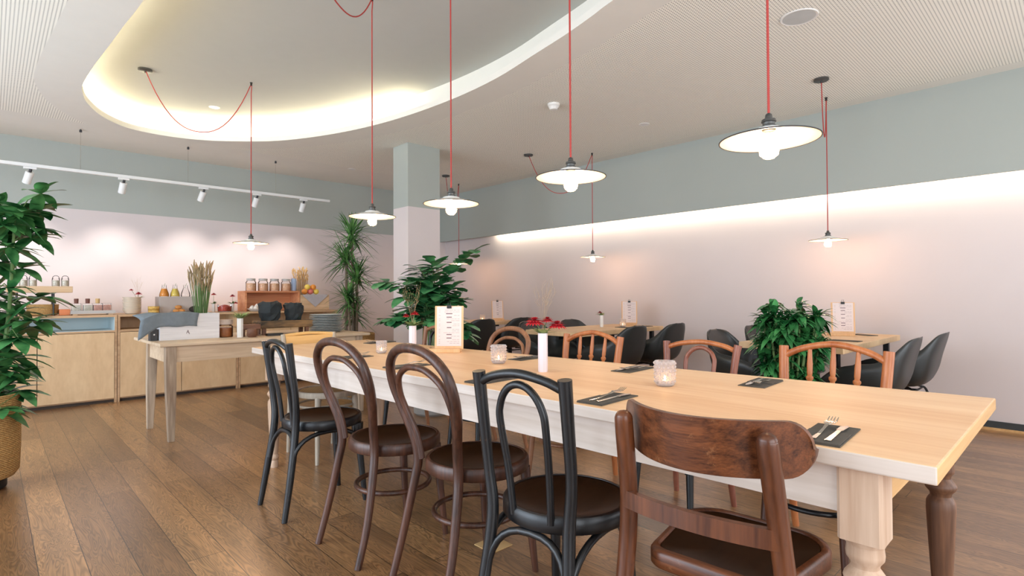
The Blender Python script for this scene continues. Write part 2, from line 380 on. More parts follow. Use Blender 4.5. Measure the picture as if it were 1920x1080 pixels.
M = dict(
 floor=floor_mat(), perf=perf_mat(),
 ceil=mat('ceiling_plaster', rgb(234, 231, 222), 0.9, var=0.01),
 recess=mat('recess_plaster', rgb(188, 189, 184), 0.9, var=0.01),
 sage=mat('sage_paint', rgb(173, 179, 173), 0.85, var=0.01, vs=2),
 rose=mat('rose_white_paint', rgb(217, 207, 206), 0.85, var=0.012, vs=3),
 base=mat('dark_skirting', rgb(52, 56, 58), 0.6),
 white=mat('white_enamel', rgb(235, 233, 228), 0.35, var=0.01),
 lacquer=mat('white_lacquer', rgb(228, 228, 226), 0.5, var=0.02),
 wframe=mat('window_frame_grey', rgb(80, 82, 84), 0.5),
 pine=wood('pale_pine_top', rgb(226, 180, 134), rgb(243, 208, 168), 'Y', 7, 0.42, 0.05, 0.05),
 wash=wood('whitewashed_pine', rgb(200, 184, 170), rgb(226, 214, 204), 'Y', 9, 0.6, 0.05, 0.08),
 washz=wood('whitewashed_turned_pine', rgb(186, 154, 128), rgb(218, 192, 168), 'Z', 12, 0.6, 0.05, 0.08),
 endgrain=wood('pine_end', rgb(196, 150, 95), rgb(222, 180, 125), 'X', 9, 0.55, 0.06, 0.08),
 walnut=wood('shaded_brown_turned_wood', rgb(92, 62, 44), rgb(140, 98, 70), 'Z', 14, 0.5, 0.05, 0.08),  # dark brown wood, with the leg's shade also put into the colour
 black=wood('black_stained_bentwood', rgb(10, 12, 15), rgb(22, 24, 27), 'Z', 14, 0.34, 0.08, 0.05, wear=rgb(72, 50, 38)),
 brown=wood('worn_brown_bentwood', rgb(40, 21, 14), rgb(92, 56, 40), 'Z', 16, 0.38, 0.06, 0.08),
 seatdark=wood('dark_worn_seat', rgb(16, 11, 8), rgb(46, 30, 20), 'X', 9, 0.28, 0.12, 0.06),
 cherry=wood('reddish_brown_wood', rgb(58, 28, 14), rgb(116, 66, 37), 'Y', 42, 0.34, 0.045, 0.06, wear=rgb(136, 92, 60)),
 cherryz=wood('reddish_brown_post_wood', rgb(58, 28, 15), rgb(112, 64, 37), 'Z', 13, 0.30, 0.07, 0.06, wear=rgb(62, 40, 30)),
 amber=wood('amber_bentwood', rgb(164, 92, 50), rgb(200, 128, 78), 'Z', 12, 0.36, 0.07, 0.05),
 redwood=wood('mahogany_post', rgb(120, 68, 52), rgb(158, 100, 80), 'Z', 12, 0.36, 0.07, 0.05),
 mid=wood('mid_brown_bentwood', rgb(128, 84, 58), rgb(170, 122, 90), 'Z', 12, 0.38, 0.07, 0.05),
 yellowwood=wood('honey_wood', rgb(206, 160, 92), rgb(228, 186, 120), 'Y', 9, 0.45, 0.08, 0.05),
 greywood=wood('bleached_grey_wood', rgb(150, 138, 122), rgb(190, 178, 160), 'Z', 12, 0.6, 0.07, 0.05),
 ply=wood('birch_plywood', rgb(208, 172, 130), rgb(226, 194, 152), 'Z', 4, 0.5, 0.35, 0.0),
 plyedge=wood('plywood_edge', rgb(176, 138, 102), rgb(208, 172, 134), 'X', 12, 0.6, 0.05, 0.0),
 dark_gap=mat('dark_plinth', rgb(60, 48, 40), 0.8),
 niche=mat('blue_grey_niche', rgb(196, 214, 218), 0.4, var=0.02),
 oldwood=wood('old_table_wood', rgb(196, 168, 136), rgb(226, 204, 176), 'X', 9, 0.55, 0.06, 0.06),
 oldleg=wood('old_table_leg', rgb(140, 118, 98), rgb(204, 184, 160), 'Z', 8, 0.6, 0.08, 0.06),
 crate=wood('white_painted_boards', rgb(214, 212, 214), rgb(236, 234, 236), 'X', 14, 0.6, 0.05, 0.1),
 orangewood=wood('reddish_crate_wood', rgb(196, 124, 82), rgb(226, 164, 120), 'X', 11, 0.55, 0.06, 0.06),
 lightcrate=wood('pale_crate_wood', rgb(206, 172, 132), rgb(230, 200, 164), 'X', 11, 0.55, 0.06, 0.06),
 charwood=wood('charred_bench_wood', rgb(44, 40, 34), rgb(150, 116, 76), 'X', 10, 0.7, 0.2, 0.2),
 walnutx=wood('small_bench_wood', rgb(92, 58, 42), rgb(132, 90, 66), 'X', 12, 0.5, 0.08, 0.05),
 shell=mat('black_shell_plastic', rgb(42, 45, 45), 0.36, var=0.03),
 blackmetal=mat('black_metal', rgb(22, 22, 23), 0.45, var=0.02),
 steel=mat('polished_steel', rgb(205, 200, 192), 0.2, 1.0, var=0.02),
 brass=mat('aged_pewter', rgb(92, 92, 90), 0.4, 0.7, var=0.08, vs=30),
 cord=mat('red_fabric_cord', rgb(172, 62, 56), 0.8, var=0.1, vs=200),
 napkin=mat('charcoal_felt', rgb(80, 76, 70), 0.95, var=0.08, vs=40, bump=0.3, bs=300),
 basket=weave_mat('seagrass_weave', rgb(146, 104, 56), rgb(226, 186, 122), 70, 190),
 pastry=mat('golden_pastry', rgb(206, 142, 76), 0.6, var=0.25, vs=30),
 soil=mat('soil', rgb(58, 44, 34), 0.95, var=0.2, bump=0.6, bs=40),
 potgrey=mat('grey_planter', rgb(150, 148, 144), 0.7),
 cane=cane_mat(),
 paper=mat('menu_paper', rgb(228, 212, 208), 0.85, var=0.01),
 ink=mat('printed_ink', rgb(168, 150, 152), 0.9, var=0.02),
 inkdark=mat('bold_ink', rgb(116, 92, 98), 0.9, var=0.02),
 holder=wood('menu_board_wood', rgb(214, 166, 116), rgb(234, 194, 150), 'Z', 10, 0.5, 0.06, 0.04),
 ceramic=mat('lilac_white_ceramic', rgb(226, 216, 222), 0.4, var=0.01),
 whitecer=mat('white_ceramic', rgb(236, 234, 230), 0.3, var=0.01),
 bowlcer=mat('cream_stoneware', rgb(222, 208, 188), 0.4, var=0.05),
 plate=mat('grey_stoneware', rgb(196, 204, 204), 0.4, var=0.05),
 towel=mat('grey_linen', rgb(122, 132, 140), 0.95, var=0.08, vs=30, bump=0.3, bs=200),
 clothlight=mat('pale_grey_linen', rgb(188, 184, 188), 0.95, var=0.05, vs=30, bump=0.2, bs=150),
 bag=mat('black_cloth', rgb(38, 46, 50), 0.75, var=0.15, vs=14, bump=0.3, bs=80),
 redflower=mat('crimson_petals', rgb(186, 32, 44), 0.6, var=0.25, vs=60),
 redflower2=mat('dark_red_petals', rgb(140, 32, 38), 0.6, var=0.25, vs=60),
 dried=mat('dried_stems', rgb(176, 150, 112), 0.9, var=0.15, vs=40),
 ears=mat('dried_ears', rgb(166, 146, 112), 0.95, var=0.2, vs=60, bump=0.5, bs=200),
 greenstem=mat('green_stems', rgb(104, 132, 78), 0.7, var=0.15, vs=20),
 palegreen=leaf_mat('pale_green_leaf', rgb(108, 134, 78), rgb(150, 172, 112), 0.6),
 lf1=leaf_mat('umbrella_leaf', rgb(22, 80, 38), rgb(96, 160, 94)),
 lf2=leaf_mat('dracaena_leaf', rgb(40, 92, 48), rgb(116, 166, 92)),
 lf3=leaf_mat('fishtail_leaf', rgb(34, 100, 60), rgb(104, 172, 110), 0.3),
 lf4=leaf_mat('compact_leaf', rgb(18, 74, 36), rgb(72, 146, 82), 0.28),
 bark=wood('grey_bark', rgb(96, 84, 70), rgb(140, 124, 104), 'Z', 18, 0.85, 0.2, 0.2),
 bulbglass=bulb_glass(), glass=thinglass('clear_glass'), jarglass=thinglass('jar_glass', (0.98, 0.98, 0.98), 0.04, 1.22),
 wax=mat('white_wax', rgb(240, 232, 220), 0.5, var=0.01),
 flame=emit('candle_flame', (1.0, 0.62, 0.28), 45),
 bulb=emit('warm_filament', (1.0, 0.68, 0.40), 135),
 bulb2=emit('amber_filament', (1.0, 0.60, 0.36), 190),
 led=emit('warm_led_strip', (1.0, 0.88, 0.62), 60),
 led2=emit('wall_led_strip', (1.0, 0.86, 0.66), 56),
 ledspot=emit('downlight_led', (1.0, 0.93, 0.82), 5),
 juice1=mat('orange_juice', rgb(236, 150, 50), 0.3, var=0.05), juice2=mat('yellow_juice', rgb(232, 204, 92), 0.3, var=0.05),
 cork=mat('dark_cork', rgb(112, 72, 62), 0.8), corklight=mat('light_cork', rgb(206, 170, 116), 0.8),
 seeds=mat('pale_seeds', rgb(214, 206, 188), 0.9, var=0.2, vs=90), berries=mat('red_muesli', rgb(214, 158, 140), 0.9, var=0.3, vs=90),
 muesli=mat('tan_muesli', rgb(236, 186, 148), 0.9, var=0.2, vs=90),
 tray=mat('grey_tray', rgb(186, 182, 178), 0.5), greybox=mat('grey_enamel_box', rgb(178, 168, 162), 0.5, var=0.08, vs=5),
 bread=mat('dark_rye_bread', rgb(46, 38, 32), 0.9, var=0.2, vs=30),
 orangebox=mat('terracotta_box', rgb(214, 130, 84), 0.6), straw=weave_mat('yellow_straw', rgb(176, 136, 60), rgb(228, 192, 110)),
 fruit1=mat('orange_skin', rgb(232, 150, 60), 0.5), fruit2=mat('pink_fruit', rgb(222, 120, 108), 0.5), fruit3=mat('lemon_skin', rgb(236, 206, 92), 0.5),
 dough=mat('white_meringue', rgb(238, 228, 218), 0.8), ham=mat('red_fruit_salad', rgb(176, 66, 48), 0.6, var=0.4, vs=60),
 bluejar=mat('blue_label', rgb(150, 168, 196), 0.5), jamjar=mat('amber_preserve', rgb(156, 92, 48), 0.35, var=0.2, vs=30),
 fleece=mat('woolly_lid', rgb(206, 188, 176), 0.95, bump=0.6, bs=120), greyblack=mat('dark_grey_box', rgb(56, 56, 58), 0.6),
)

# ------------------------------------------------------------------ setting
CZ = 2.84; XW = 5.88; XS = 5.76; YB = 7.90; XL = -2.50; YF = -2.0; PZ = 2.105
struct(MB().box(XL, XW, YF, YB, -0.06, 0.0).build('floor', M['floor'], smooth=False))
b = MB(); b.box(XL, XW+0.12, YB, YB+0.12, 0, PZ); b.cur = 1; b.box(XL, XW+0.12, YB, YB+0.12, PZ, 3.2)
struct(b.build('wall_back', [M['rose'], M['sage']], smooth=False))
struct(MB().box(XW, XW+0.12, YF, YB, 0, 3.2).build('wall_right', M['rose'], smooth=False))
struct(MB().box(XS, XS+0.03, YF, YB, 2.05, CZ).build('trim_1', M['sage'], smooth=False))
struct(MB().box(XW-0.014, XW, YF, YB, 0.0, 0.07).build('baseboard_right', M['base'], smooth=False))
struct(MB().box(XW-.03, XW-.014, YF, YB, 0, .018).build('trim_4', M['endgrain'], smooth=False))
b = MB(); b.box(3.42, 3.86, 5.29, 5.60, 0, PZ+.012); b.cur = 1; b.box(3.42, 3.86, 5.29, 5.60, PZ+.012, CZ)
struct(b.build('column', [M['rose'], M['sage']], smooth=False))
# glazed wall on the left and unseen front wall, its windows added with the lamps
b = MB()
b.box(XL-0.12, XL, YF, YB, 0, 0.32); b.box(XL-0.12, XL, YF, YB, 2.46, 3.2)
ys = [YF, -0.68, 1.78, 1.62, 4.08, 3.92, 6.38, YB]
for y0, y1 in ((YF, -0.68), (1.70, 1.74), (3.98, 4.02), (6.38, YB)): b.box(XL-0.12, XL, y0, y1, 0.32, 2.46)
struct(b.build('wall_left', M['rose'], smooth=False))
def window(n, x0, x1, y0, y1, z0, z1, along):
    f = MB(); g = MB(); t = 0.06
    if along == 'y':
        f.box(x0, x1, y0, y1, z0, z0+t); f.box(x0, x1, y0, y1, z1-t, z1)
        f.box(x0, x1, y0, y0+t, z0, z1); f.box(x0, x1, y1-t, y1, z0, z1)
        g.box((x0+x1)/2-.004, (x0+x1)/2+.004, y0+t, y1-t, z0+t, z1-t)
    else:
        f.box(x0, x1, y0, y1, z0, z0+t); f.box(x0, x1, y0, y1, z1-t, z1)
        f.box(x0, x0+t, y0, y1, z0, z1); f.box(x1-t, x1, y0, y1, z0, z1)
        g.box(x0+t, x1-t, (y0+y1)/2-.004, (y0+y1)/2+.004, z0+t, z1-t)
    o = struct(f.build('window_%d' % n, M['wframe'], smooth=False))
    g.build('pane', M['glass'], o, smooth=False)
window(1, XL-0.09, XL-0.03, -0.68, 1.70, 0.32, 2.46, 'y')
window(2, XL-0.09, XL-0.03, 1.74, 3.98, 0.32, 2.46, 'y')
window(3, XL-0.09, XL-0.03, 4.02, 6.38, 0.32, 2.46, 'y')
b = MB()
b.box(XL, XW, YF-0.12, YF, 0, 0.25); b.box(XL, XW, YF-0.12, YF, 2.55, 3.2)
for x0, x1 in ((XL, -1.5), (2.1, 2.9), (5.5, XW)): b.box(x0, x1, YF-0.12, YF, 0.25, 2.55)
struct(b.build('wall_front', M['rose'], smooth=False))
window(4, -1.5, 2.1, YF-0.09, YF-0.03, 0.25, 2.55, 'x')
window(5, 2.9, 5.5, YF-0.09, YF-0.03, 0.25, 2.55, 'x')

# ceiling with the free-form light recess
OUT = [(.646,3.79),(.618,4.205),(.592,4.637),(.559,5.15),(.543,5.634),(.568,5.884),(.634,6.178),(.794,6.533),(1.023,6.78),(1.316,6.841),
       (1.657,6.773),(1.979,6.564),(2.32,6.223),(2.588,5.726),(2.787,5.156),(2.907,4.541),(2.957,3.847),(2.931,3.254),(2.843,2.751),
       (2.777,2.39),(2.712,2.116),(2.657,1.914),(2.52,1.25),(2.27,.55),(1.92,.05),(1.5,-.12),(1.12,.05),(.88,.6),(.77,1.5),(.69,2.7)]
OUT = [(p.x, p.y) for p in spline([(x, y, 0) for x, y in OUT], 4, True)]
def offset(poly, d):
    n = len(poly); out = []
    for i in range(n):
        a = Vector(poly[i-1]); c = Vector(poly[(i+1) % n]); t = (c-a).normalized()
        nrm = Vector((-t.y, t.x))   # outline runs clockwise in plan here: its left is outside
        out.append((poly[i][0]+nrm.x*d, poly[i][1]+nrm.y*d))
    return out
def area2(p): return sum(p[i-1][0]*p[i][1]-p[i][0]*p[i-1][1] for i in range(len(p)))/2
SGN = 1 if area2(OUT) < 0 else -1
RING = offset(OUT, 0.30*SGN)
VOID = offset(OUT, 0.16*SGN)
def inside(p, poly):
    r = False; n = len(poly); j = n-1
    for i in range(n):
        xi, yi = poly[i]; xj, yj = poly[j]
        if (yi > p[1]) != (yj > p[1]) and p[0] < (xj-xi)*(p[1]-yi)/(yj-yi)+xi: r = not r
        j = i
    return r
def make_ceiling():
    RZ = 3.10
    pts = []; ed = []
    def loop(poly):
        s0 = len(pts); pts.extend([Vector(p) for p in poly]); n = len(poly)
        ed.extend([(s0+i, s0+(i+1) % n) for i in range(n)])
    loop([(XL, YF), (XW, YF), (XW, YB), (XL, YB)]); loop(OUT); loop(RING)
    loop([(XL+.2, YF+.2), (XS-.16, YF+.2), (XS-.16, 6.9), (XL+.2, 6.9)])
    vs, es, fs, *_ = delaunay_2d_cdt(pts, ed, [], 0, 1e-5)
    b = MB()
    keep = []; ms = []
    for f in fs:
        c = (sum(vs[i][0] for i in f)/len(f), sum(vs[i][1] for i in f)/len(f))
        if inside(c, OUT): continue
        plain = inside(c, RING) or c[0] > XS-.16 or c[1] > 6.9 or c[0] < XL+.2 or c[1] < YF+.2
        keep.append(tuple(reversed(f))); ms.append(1 if plain else 0)
    for f, k in zip(keep, ms):
        b.cur = k; b.add([(vs[i][0], vs[i][1], CZ) for i in f], [tuple(range(len(f)))])
    b.cur = 1
    n = len(OUT)
    LZ = CZ+0.052
    def strip(A, za, B, zb):
        b.add([(x, y, za) for x, y in A]+[(x, y, zb) for x, y in B], [(i, (i+1) % n, n+(i+1) % n, n+i) for i in range(n)])
    strip(OUT, CZ, OUT, LZ); strip(OUT, LZ, VOID, LZ); strip(VOID, LZ, VOID, RZ)
    b.cur = 2
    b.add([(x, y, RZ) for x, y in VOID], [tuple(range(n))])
    b.cur = 1
    # closing slab above the whole room
    b.box(XL, XW, YF, YB, 3.16, 3.20)
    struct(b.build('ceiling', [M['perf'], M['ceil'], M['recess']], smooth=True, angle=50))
    # LED strip lying on the ledge, along the far part only
    led = [(x, y, LZ+0.012) for x, y in offset(OUT, 0.115*SGN)]
    idx = [i for i, p in enumerate(OUT) if (p[1] > 4.45 and p[0] > 1.5) or (p[1] > 3.2 and p[0] <= 1.5)]
    # order along the outline
    run = [led[i] for i in idx]
    st = max(range(len(run)), key=lambda i: (Vector(run[i])-Vector(run[i-1])).length)
    run = run[st:]+run[:st]
    struct(MB().tube(run, 0.008, 6).build('trim_2', M['led']))
make_ceiling()
struct(MB().box(XS+0.035, XS+0.05, -1.6, 6.50, 2.115, 2.128).build('trim_3', M['led2'], smooth=False))

# ------------------------------------------------------------------ pendant lamps
def cord_pts(x, y, z0, zt, canopy, sag):
    hook = Vector((x, y, zt-0.012)); c = Vector(canopy)
    pts = []
    n = 22
    for i in range(n+1):
        t = i/n
        p = c.lerp(hook, t); p.z -= sag*(1-abs(2*t-1)**2.3)
        pts.append(p)
    pts += [Vector((x+.004, y, zt-0.02)), Vector((x+.004, y, zt-0.05)), Vector((x, y, zt-0.10)), Vector((x, y, (zt+z0)/2)), Vector((x, y, z0))]
    return pts
def pendant(x, y, zr, zt, canopy, sag, label, group, fil='bulb'):
    L = thing('pendant_lamp', label, 'lamp', (x, y, zr), 0, group)
    loc = Vector((x, y, zr))
    pts = [p-loc for p in cord_pts(x, y, zr+0.075, zt, canopy, sag)]
    MB().tube(pts, 0.0042, 8).build('cord', M['cord'], L)
    c = Vector(canopy)-loc
    MB().lathe([(.05, -.018), (.055, -.014), (.055, 0.0)], c, 24).lathe([(.008, -.03), (.008, -.018)], c, 10).build('canopy', M['brass'], L)
    hk = Vector((0, 0, zt-zr))
    MB().lathe([(.009, -.03), (.009, -.004), (.013, -.004), (.013, 0)], hk, 10).build('hook', M['blackmetal'], L)
    MB().lathe([(.019, .028), (.024, .036), (.024, .044), (.019, .048), (.019, .056), (.023, .058), (.021, .066), (.012, .070), (.010, .082), (.006, .086)], (0, 0, 0), 18).build('socket', M['brass'], L)
    sh = MB()
    sh.lathe([(.152, 0.0), (.10, .014), (.05, .026), (.044, .034), (.020, .036)], (0, 0, 0), 48, False, False)
    sh.lathe([(.020, .034), (.042, .032), (.048, .024), (.10, .0115), (.152, -.002)], (0, 0, 0), 48, False, False)
    o = sh.build('shade', M['white'], L)
    ring = [(.152*math.cos(2*PI*k/48), .152*math.sin(2*PI*k/48), -.001) for k in range(48)]
    MB().tube(ring, .0022, 6, True).build('rim', M['greyblack'], o)
    bu = MB().lathe([(.012, .022), (.016, .01), (.026, -.012), (.0315, -.032), (.028, -.05), (.016, -.061), (.003, -.064)], (0, 0, 0), 20, False, True).build('bulb', M['bulbglass'], L)
    MB().lathe([(.009, .014), (.013, 0), (.021, -.015), (.0262, -.032), (.022, -.047), (.011, -.056), (.002, -.058)], (0, 0, 0), 14).build('filament', M[fil], bu)
    return L
rows = [(.715, 1.604, 'nearest and largest'), (1.558, 1.617, ''), (2.416, 1.608, ''), (3.276, 1.630, '')]
rl = ['largest white enamel pendant, over the near end of the long table',
      'white enamel pendant on red cord, second of the row counting from the largest lamp',
      'white enamel pendant on red cord in front of the square column, third from the largest',
      'white enamel pendant on red cord beside the tall spiky dracaena, over the far table end']
for (y, z, _), lb in zip(rows, rl):
    pendant(1.84, y, z, 3.10, (1.12, y-.55, 3.10), .30, lb, 'pendants in a row over the long table')
pendant(1.762, 5.369, 1.60, 3.10, (.98, 5.682, 3.10), .50, 'small white pendant with a long swagged cord hanging before the buffet wall', 'outlying pendants on swagged cords', 'bulb2')
pendant(5.34, 4.18, 1.568, CZ, (4.817, 4.756, CZ), .48, 'small white pendant over the wall table holding the small flower vase', 'outlying pendants on swagged cords', 'bulb2')
pendant(5.362, 1.588, 1.575, CZ, (4.867, 1.475, CZ), .40, 'small white pendant over the wall table behind the round leafy bush', 'outlying pendants on swagged cords', 'bulb2')
pendant(5.28, 6.742, 1.60, CZ, (4.769, 6.387, CZ), .45, 'small pendant whose shade hides behind the big fishtail plant by the column', 'outlying pendants on swagged cords', 'bulb2')

# ------------------------------------------------------------------ ceiling fittings
o = MB().lathe([(.028, -.055), (.036, -.052), (.045, -.03), (.05, -.022), (.055, -.02), (.055, 0)], (0, 0, 0), 28).build('smoke_detector', M['white'])
o.location = (3.708, 3.337, CZ); tag(o, 'white round smoke detector on the perforated ceiling', 'smoke detector')
MB().box(-.012, .012, -.040, -.036, -.048, -.040).build('indicator_slot', M['greyblack'], o, smooth=False).rotation_euler = (0, 0, R(45))
sp = thing('ceiling_speaker', 'large flush round white loudspeaker grille in the perforated ceiling', 'speaker', (3.675, 1.236, CZ))
MB().lathe([(.095, -.004), (.105, -.006), (.11, 0)], (0, 0, 0), 40, False, False).build('rim', M['white'], sp)
MB().lathe([(.096, -.004), (.096, 0)], (0, 0, 0), 40).build('grille', mat('speaker_mesh', rgb(196, 198, 196), 0.8), sp)
for (x, y, z, lb) in ((4.829, 3.108, CZ, 'small unlit round downlight in the ceiling near the cove-lit wall'), (3.582, 6.924, CZ, 'small unlit round downlight in the ceiling left of the column'), (1.708, 6.328, 3.10, 'small glowing round downlight in the ceiling recess')):
    d = thing('downlight', lb, 'downlight', (x, y, z), 0, 'recessed ceiling downlights')
    MB().lathe([(.036, -.003), (.05, -.005), (.055, 0)], (0, 0, 0), 28, False, False).build('trim_ring', M['white'], d)
    MB().lathe([(.037, -.003), (.037, 0)], (0, 0, 0), 24).build('lens', M['ledspot'] if z > 3 else M['lacquer'], d)

# ------------------------------------------------------------------ track lights
TY, TZ = 7.16, 2.405
tr = thing('track_rail', 'long white ceiling-hung lighting track along the buffet wall', 'light track', (0, TY, TZ))
MB().box(-1.6, 3.37, -.018, .018, -.016, .016).build('rail', M['lacquer'], tr, smooth=False, bevel=.003)
for x in (.676, 1.658, 2.648):
    wv = MB().tube([(x, 0, .016), (x, 0, CZ-TZ)], .0016, 6).build('suspension_wire', M['steel'], tr)
    MB().lathe([(.012, 0), (.012, .02), (.004, .03)], (x, 0, CZ-TZ-.03), 12).build('ceiling_clip', M['greyblack'], wv)
slab = ['white cylinder spotlight on the track above the left plant', 'white cylinder spotlight on the track, second from the plant end', 'white cylinder spotlight at the middle of the track',
        'white cylinder spotlight just right of the far pendant cord on the track', 'white cylinder spotlight nearest the free end of the track']
for i, (x, tilt) in enumerate(((.285, 28), (1.045, 12), (1.82, 24), (2.42, 14), (3.01, 4))):
    s = thing('track_spotlight', slab[i], 'spotlight', (x, TY, TZ-.016), 0, 'spotlights on the buffet track')
    MB().box(-.05, .05, -.014, .014, -.022, 0).build('adapter', M['lacquer'], s, smooth=False, bevel=.003)
    Mx = Matrix.Translation((0, 0, -.05)) @ Matrix.Rotation(R(tilt*.5), 4, 'Y') @ Matrix.Rotation(R(30), 4, 'X')
    MB().lathe([(.034, -.12), (.034, -.005), (.03, 0)], (0, 0, 0), 20, True, True, M=Mx).build('housing', M['lacquer'], s)
    MB().lathe([(.012, -.004), (.012, .03)], (0, 0, 0), 10, M=Mx).build('neck', M['greyblack'], s)
    l = bpy.data.lights.new('spot_beam', 'SPOT'); l.energy = 30; l.spot_size = R(72); l.spot_blend = 1.0; l.color = (1.0, .90, .84); l.shadow_soft_size = .03
    lo = bpy.data.objects.new('spot_beam', l); COL.objects.link(lo); lo.parent = s
    lo.location = Mx @ Vector((0, 0, -.13))
    tgt = Vector((0.02, YB-TY, 1.34-TZ))
    lo.rotation_euler = (tgt-lo.location).to_track_quat('-Z', 'Y').to_euler()

# ------------------------------------------------------------------ long dining table
def long_table():
    T = thing('dining_table', 'long pale pine farmhouse table with whitewashed apron set with cutlery', 'table', (1.85, .21, 0))
    ox, oy = 1.85, .21
    top = [(1.347-ox, 0), (2.365-ox, .005), (2.165-ox, 3.725), (1.288-ox, 3.70)]
    b = MB(); b.cur = 0
    n = 4
    vs = [(x, y, .722) for x, y in top]+[(x, y, .76) for x, y in top]
    b.add(vs, [(0, 3, 2, 1)]); b.f.append((4, 5, 6, 7)); b.m.append(0)
    for k, mi in ((0, 2), (1, 1), (2, 2), (3, 1)):
        b.f.append((k, (k+1) % 4, 4+(k+1) % 4, 4+k)); b.m.append(mi)
    b.build('tabletop', [M['pine'], M['wash'], M['endgrain']], T, smooth=False, bevel=.004)
    lp = [(.05, .56), (.046, .556), (.043, .545), (.045, .530), (.044, .520), (.034, .508), (.033, .500), (.040, .492), (.050, .480), (.052, .474), (.048, .464), (.036, .452), (.034, .442),
          (.042, .432), (.047, .422), (.048, .40), (.045, .34), (.040, .26), (.034, .17), (.029, .10), (.027, .085), (.033, .078), (.037, .066), (.033, .054), (.026, .046), (.030, .03), (.028, 0)]
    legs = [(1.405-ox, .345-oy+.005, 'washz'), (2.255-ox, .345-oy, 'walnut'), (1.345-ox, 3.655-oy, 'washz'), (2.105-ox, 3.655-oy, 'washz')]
    for (x, y, m) in legs:
        l = MB().lathe([(r_*.84, z_) for r_, z_ in reversed(lp[1:])], (x, y, 0), 24)
        l.prism([(x-.037, y-.044), (x+.037, y-.044), (x+.044, y-.037), (x+.044, y+.037), (x+.037, y+.044), (x-.037, y+.044), (x-.044, y+.037), (x-.044, y-.037)], .562, .722)
        l.lathe([(.042, .562), (.038, .55)], (x, y, 0), 24, False, True) 
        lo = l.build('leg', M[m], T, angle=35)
        if m == 'walnut': lo['label'] = 'dark brown turned leg with shade in its colour'
    def apron(p, q, t, mt):
        d = (Vector(q)-Vector(p)); n_ = Vector((-d.y, d.x)).normalized()*t
        MB().prism([p, q, (q[0]+n_.x, q[1]+n_.y), (p[0]+n_.x, p[1]+n_.y)], .615, .722).build('apron', mt, T, smooth=False)
    apron((1.378-ox, .375-oy), (1.322-ox, 3.63-oy), -.022, M['wash'])
    apron((2.275-ox, .375-oy), (2.135-ox, 3.63-oy), .022, M['wash'])
    apron((1.45-ox, .33-oy), (2.21-ox, .33-oy), .022, M['endgrain'])
    apron((1.39-ox, 3.66-oy), (2.06-ox, 3.66-oy), .022, M['endgrain'])
long_table()

# ------------------------------------------------------------------ chairs
def seat_parts(root, r, z, mseat, mrim, sx=1.0, depth=.012):
    MB().lathe([(r-.012, z-.018), (r-.010, z-.002), (r-.018, z+.002), (r-.03, z-.002), (r*.55, z-depth), (.02, z-depth-.002)], (0, 0, 0), 40, True, True, sx).build('seat', mseat, root, angle=60)
    b = MB()
    b.lathe([(r-.028, z-.045), (r-.004, z-.045), (r, z-.040), (r, z-.006), (r-.006, z+.003), (r-.016, z+.004), (r-.020, z-.004)], (0, 0, 0), 40, False, False, sx)
    b.lathe([(r-.020, z-.012), (r-.028, z-.020), (r-.028, z-.045)], (0, 0, 0), 40, False, False, sx)
    b.build('seat_rim', mrim, root, angle=50)
def front_legs(root, m, r=.0, collar=True, xs=.135, ys=.135, z=.42):
    for s in (1, -1):
        p = spline([(xs, s*ys, z), (xs+.012, s*(ys+.008), .25), (xs+.035, s*(ys+.022), 0)], 6)
        rad = lin([.021, .018, .0125], 6)
        b = MB().tube(p, rad, 12)
        if collar: b.lathe([(.019, z-.07), (.029, z-.055), (.031, z-.02), (.031, z+.0)], (xs, s*ys, 0), 14)
        b.build('leg', m, root)
def arch(p, q, h, bend, n=14):
    """an inverted U from p up to q, rising by h, leaning along bend"""
    p, q, bend = Vector(p), Vector(q), Vector(bend)
    out = []
    for i in range(n+1):
        t = i/n
        a = PI*t
        s = .5-.5*math.copysign(abs(math.cos(a))**.8, math.cos(a))
        c = p.lerp(q, s)
        out.append(c+Vector((0, 0, h))*(math.sin(a)**.75)+bend*math.sin(a))
    return out
def post_chair(label, loc, rz, group, m_post, m_crest, m_loop, m_leg, m_seat, m_rim, H=.87, W=.155, name='bentwood_chair'):
    c = thing(name, label, 'chair', loc, rz, group)
    for s in (1, -1):
        pts = spline([(-.268, s*.165, 0), (-.235, s*.155, .20), (-.203, s*.138, .43), (-.207, s*(W*.55+.065), .58), (-.230, s*(W*.85+.022), .76), (-.245, s*W, H)], 6)
        MB().tube(pts, lin([.0135, .0175, .019, .0165, .0185, .0205], 6), 12).build('rear_post', m_post, c)
    cr = spline([(-.238, W, H-.035), (-.252, W*.6, H-.008), (-.258, 0, H+.006), (-.252, -W*.6, H-.008), (-.238, -W, H-.035)], 6)
    MB().tube(cr, .0135, 12).build('crest_rail', m_crest, c)
    lp = [(-.188, .068, .445), (-.203, .074, .58), (-.232, .082, .73)]
    for k in range(1, 8):
        a = PI*k/8
        lp.append((-.232-.018*math.sin(a), .082*math.cos(a), .735+.115*math.sin(a)*(H-.02-.735)/.115*.95))
    lp += [(-.232, -.082, .73), (-.203, -.074, .58), (-.188, -.068, .445)]
    MB().tube(spline(lp, 4), .0115, 10).build('back_loop', m_loop, c)
    seat_parts(c, .205, .462, m_seat, m_rim)
    front_legs(c, m_leg)
    MB().tube(arch((-.229, .140, .25), (-.229, -.140, .25), .155, (.035, 0, 0)), .0115, 10).build('leg_brace', m_leg, c)
    for s in (1, -1):
        MB().tube(arch((-.222, s*.150, .25), (.145, s*.145, .25), .155, (0, s*.012, 0)), .0115, 10).build('leg_brace', m_leg, c)
    MB().tube(arch((.148, .13, .25), (.148, -.13, .25), .15, (0, 0, 0)), .0115, 10).build('leg_brace', m_leg, c)
    return c
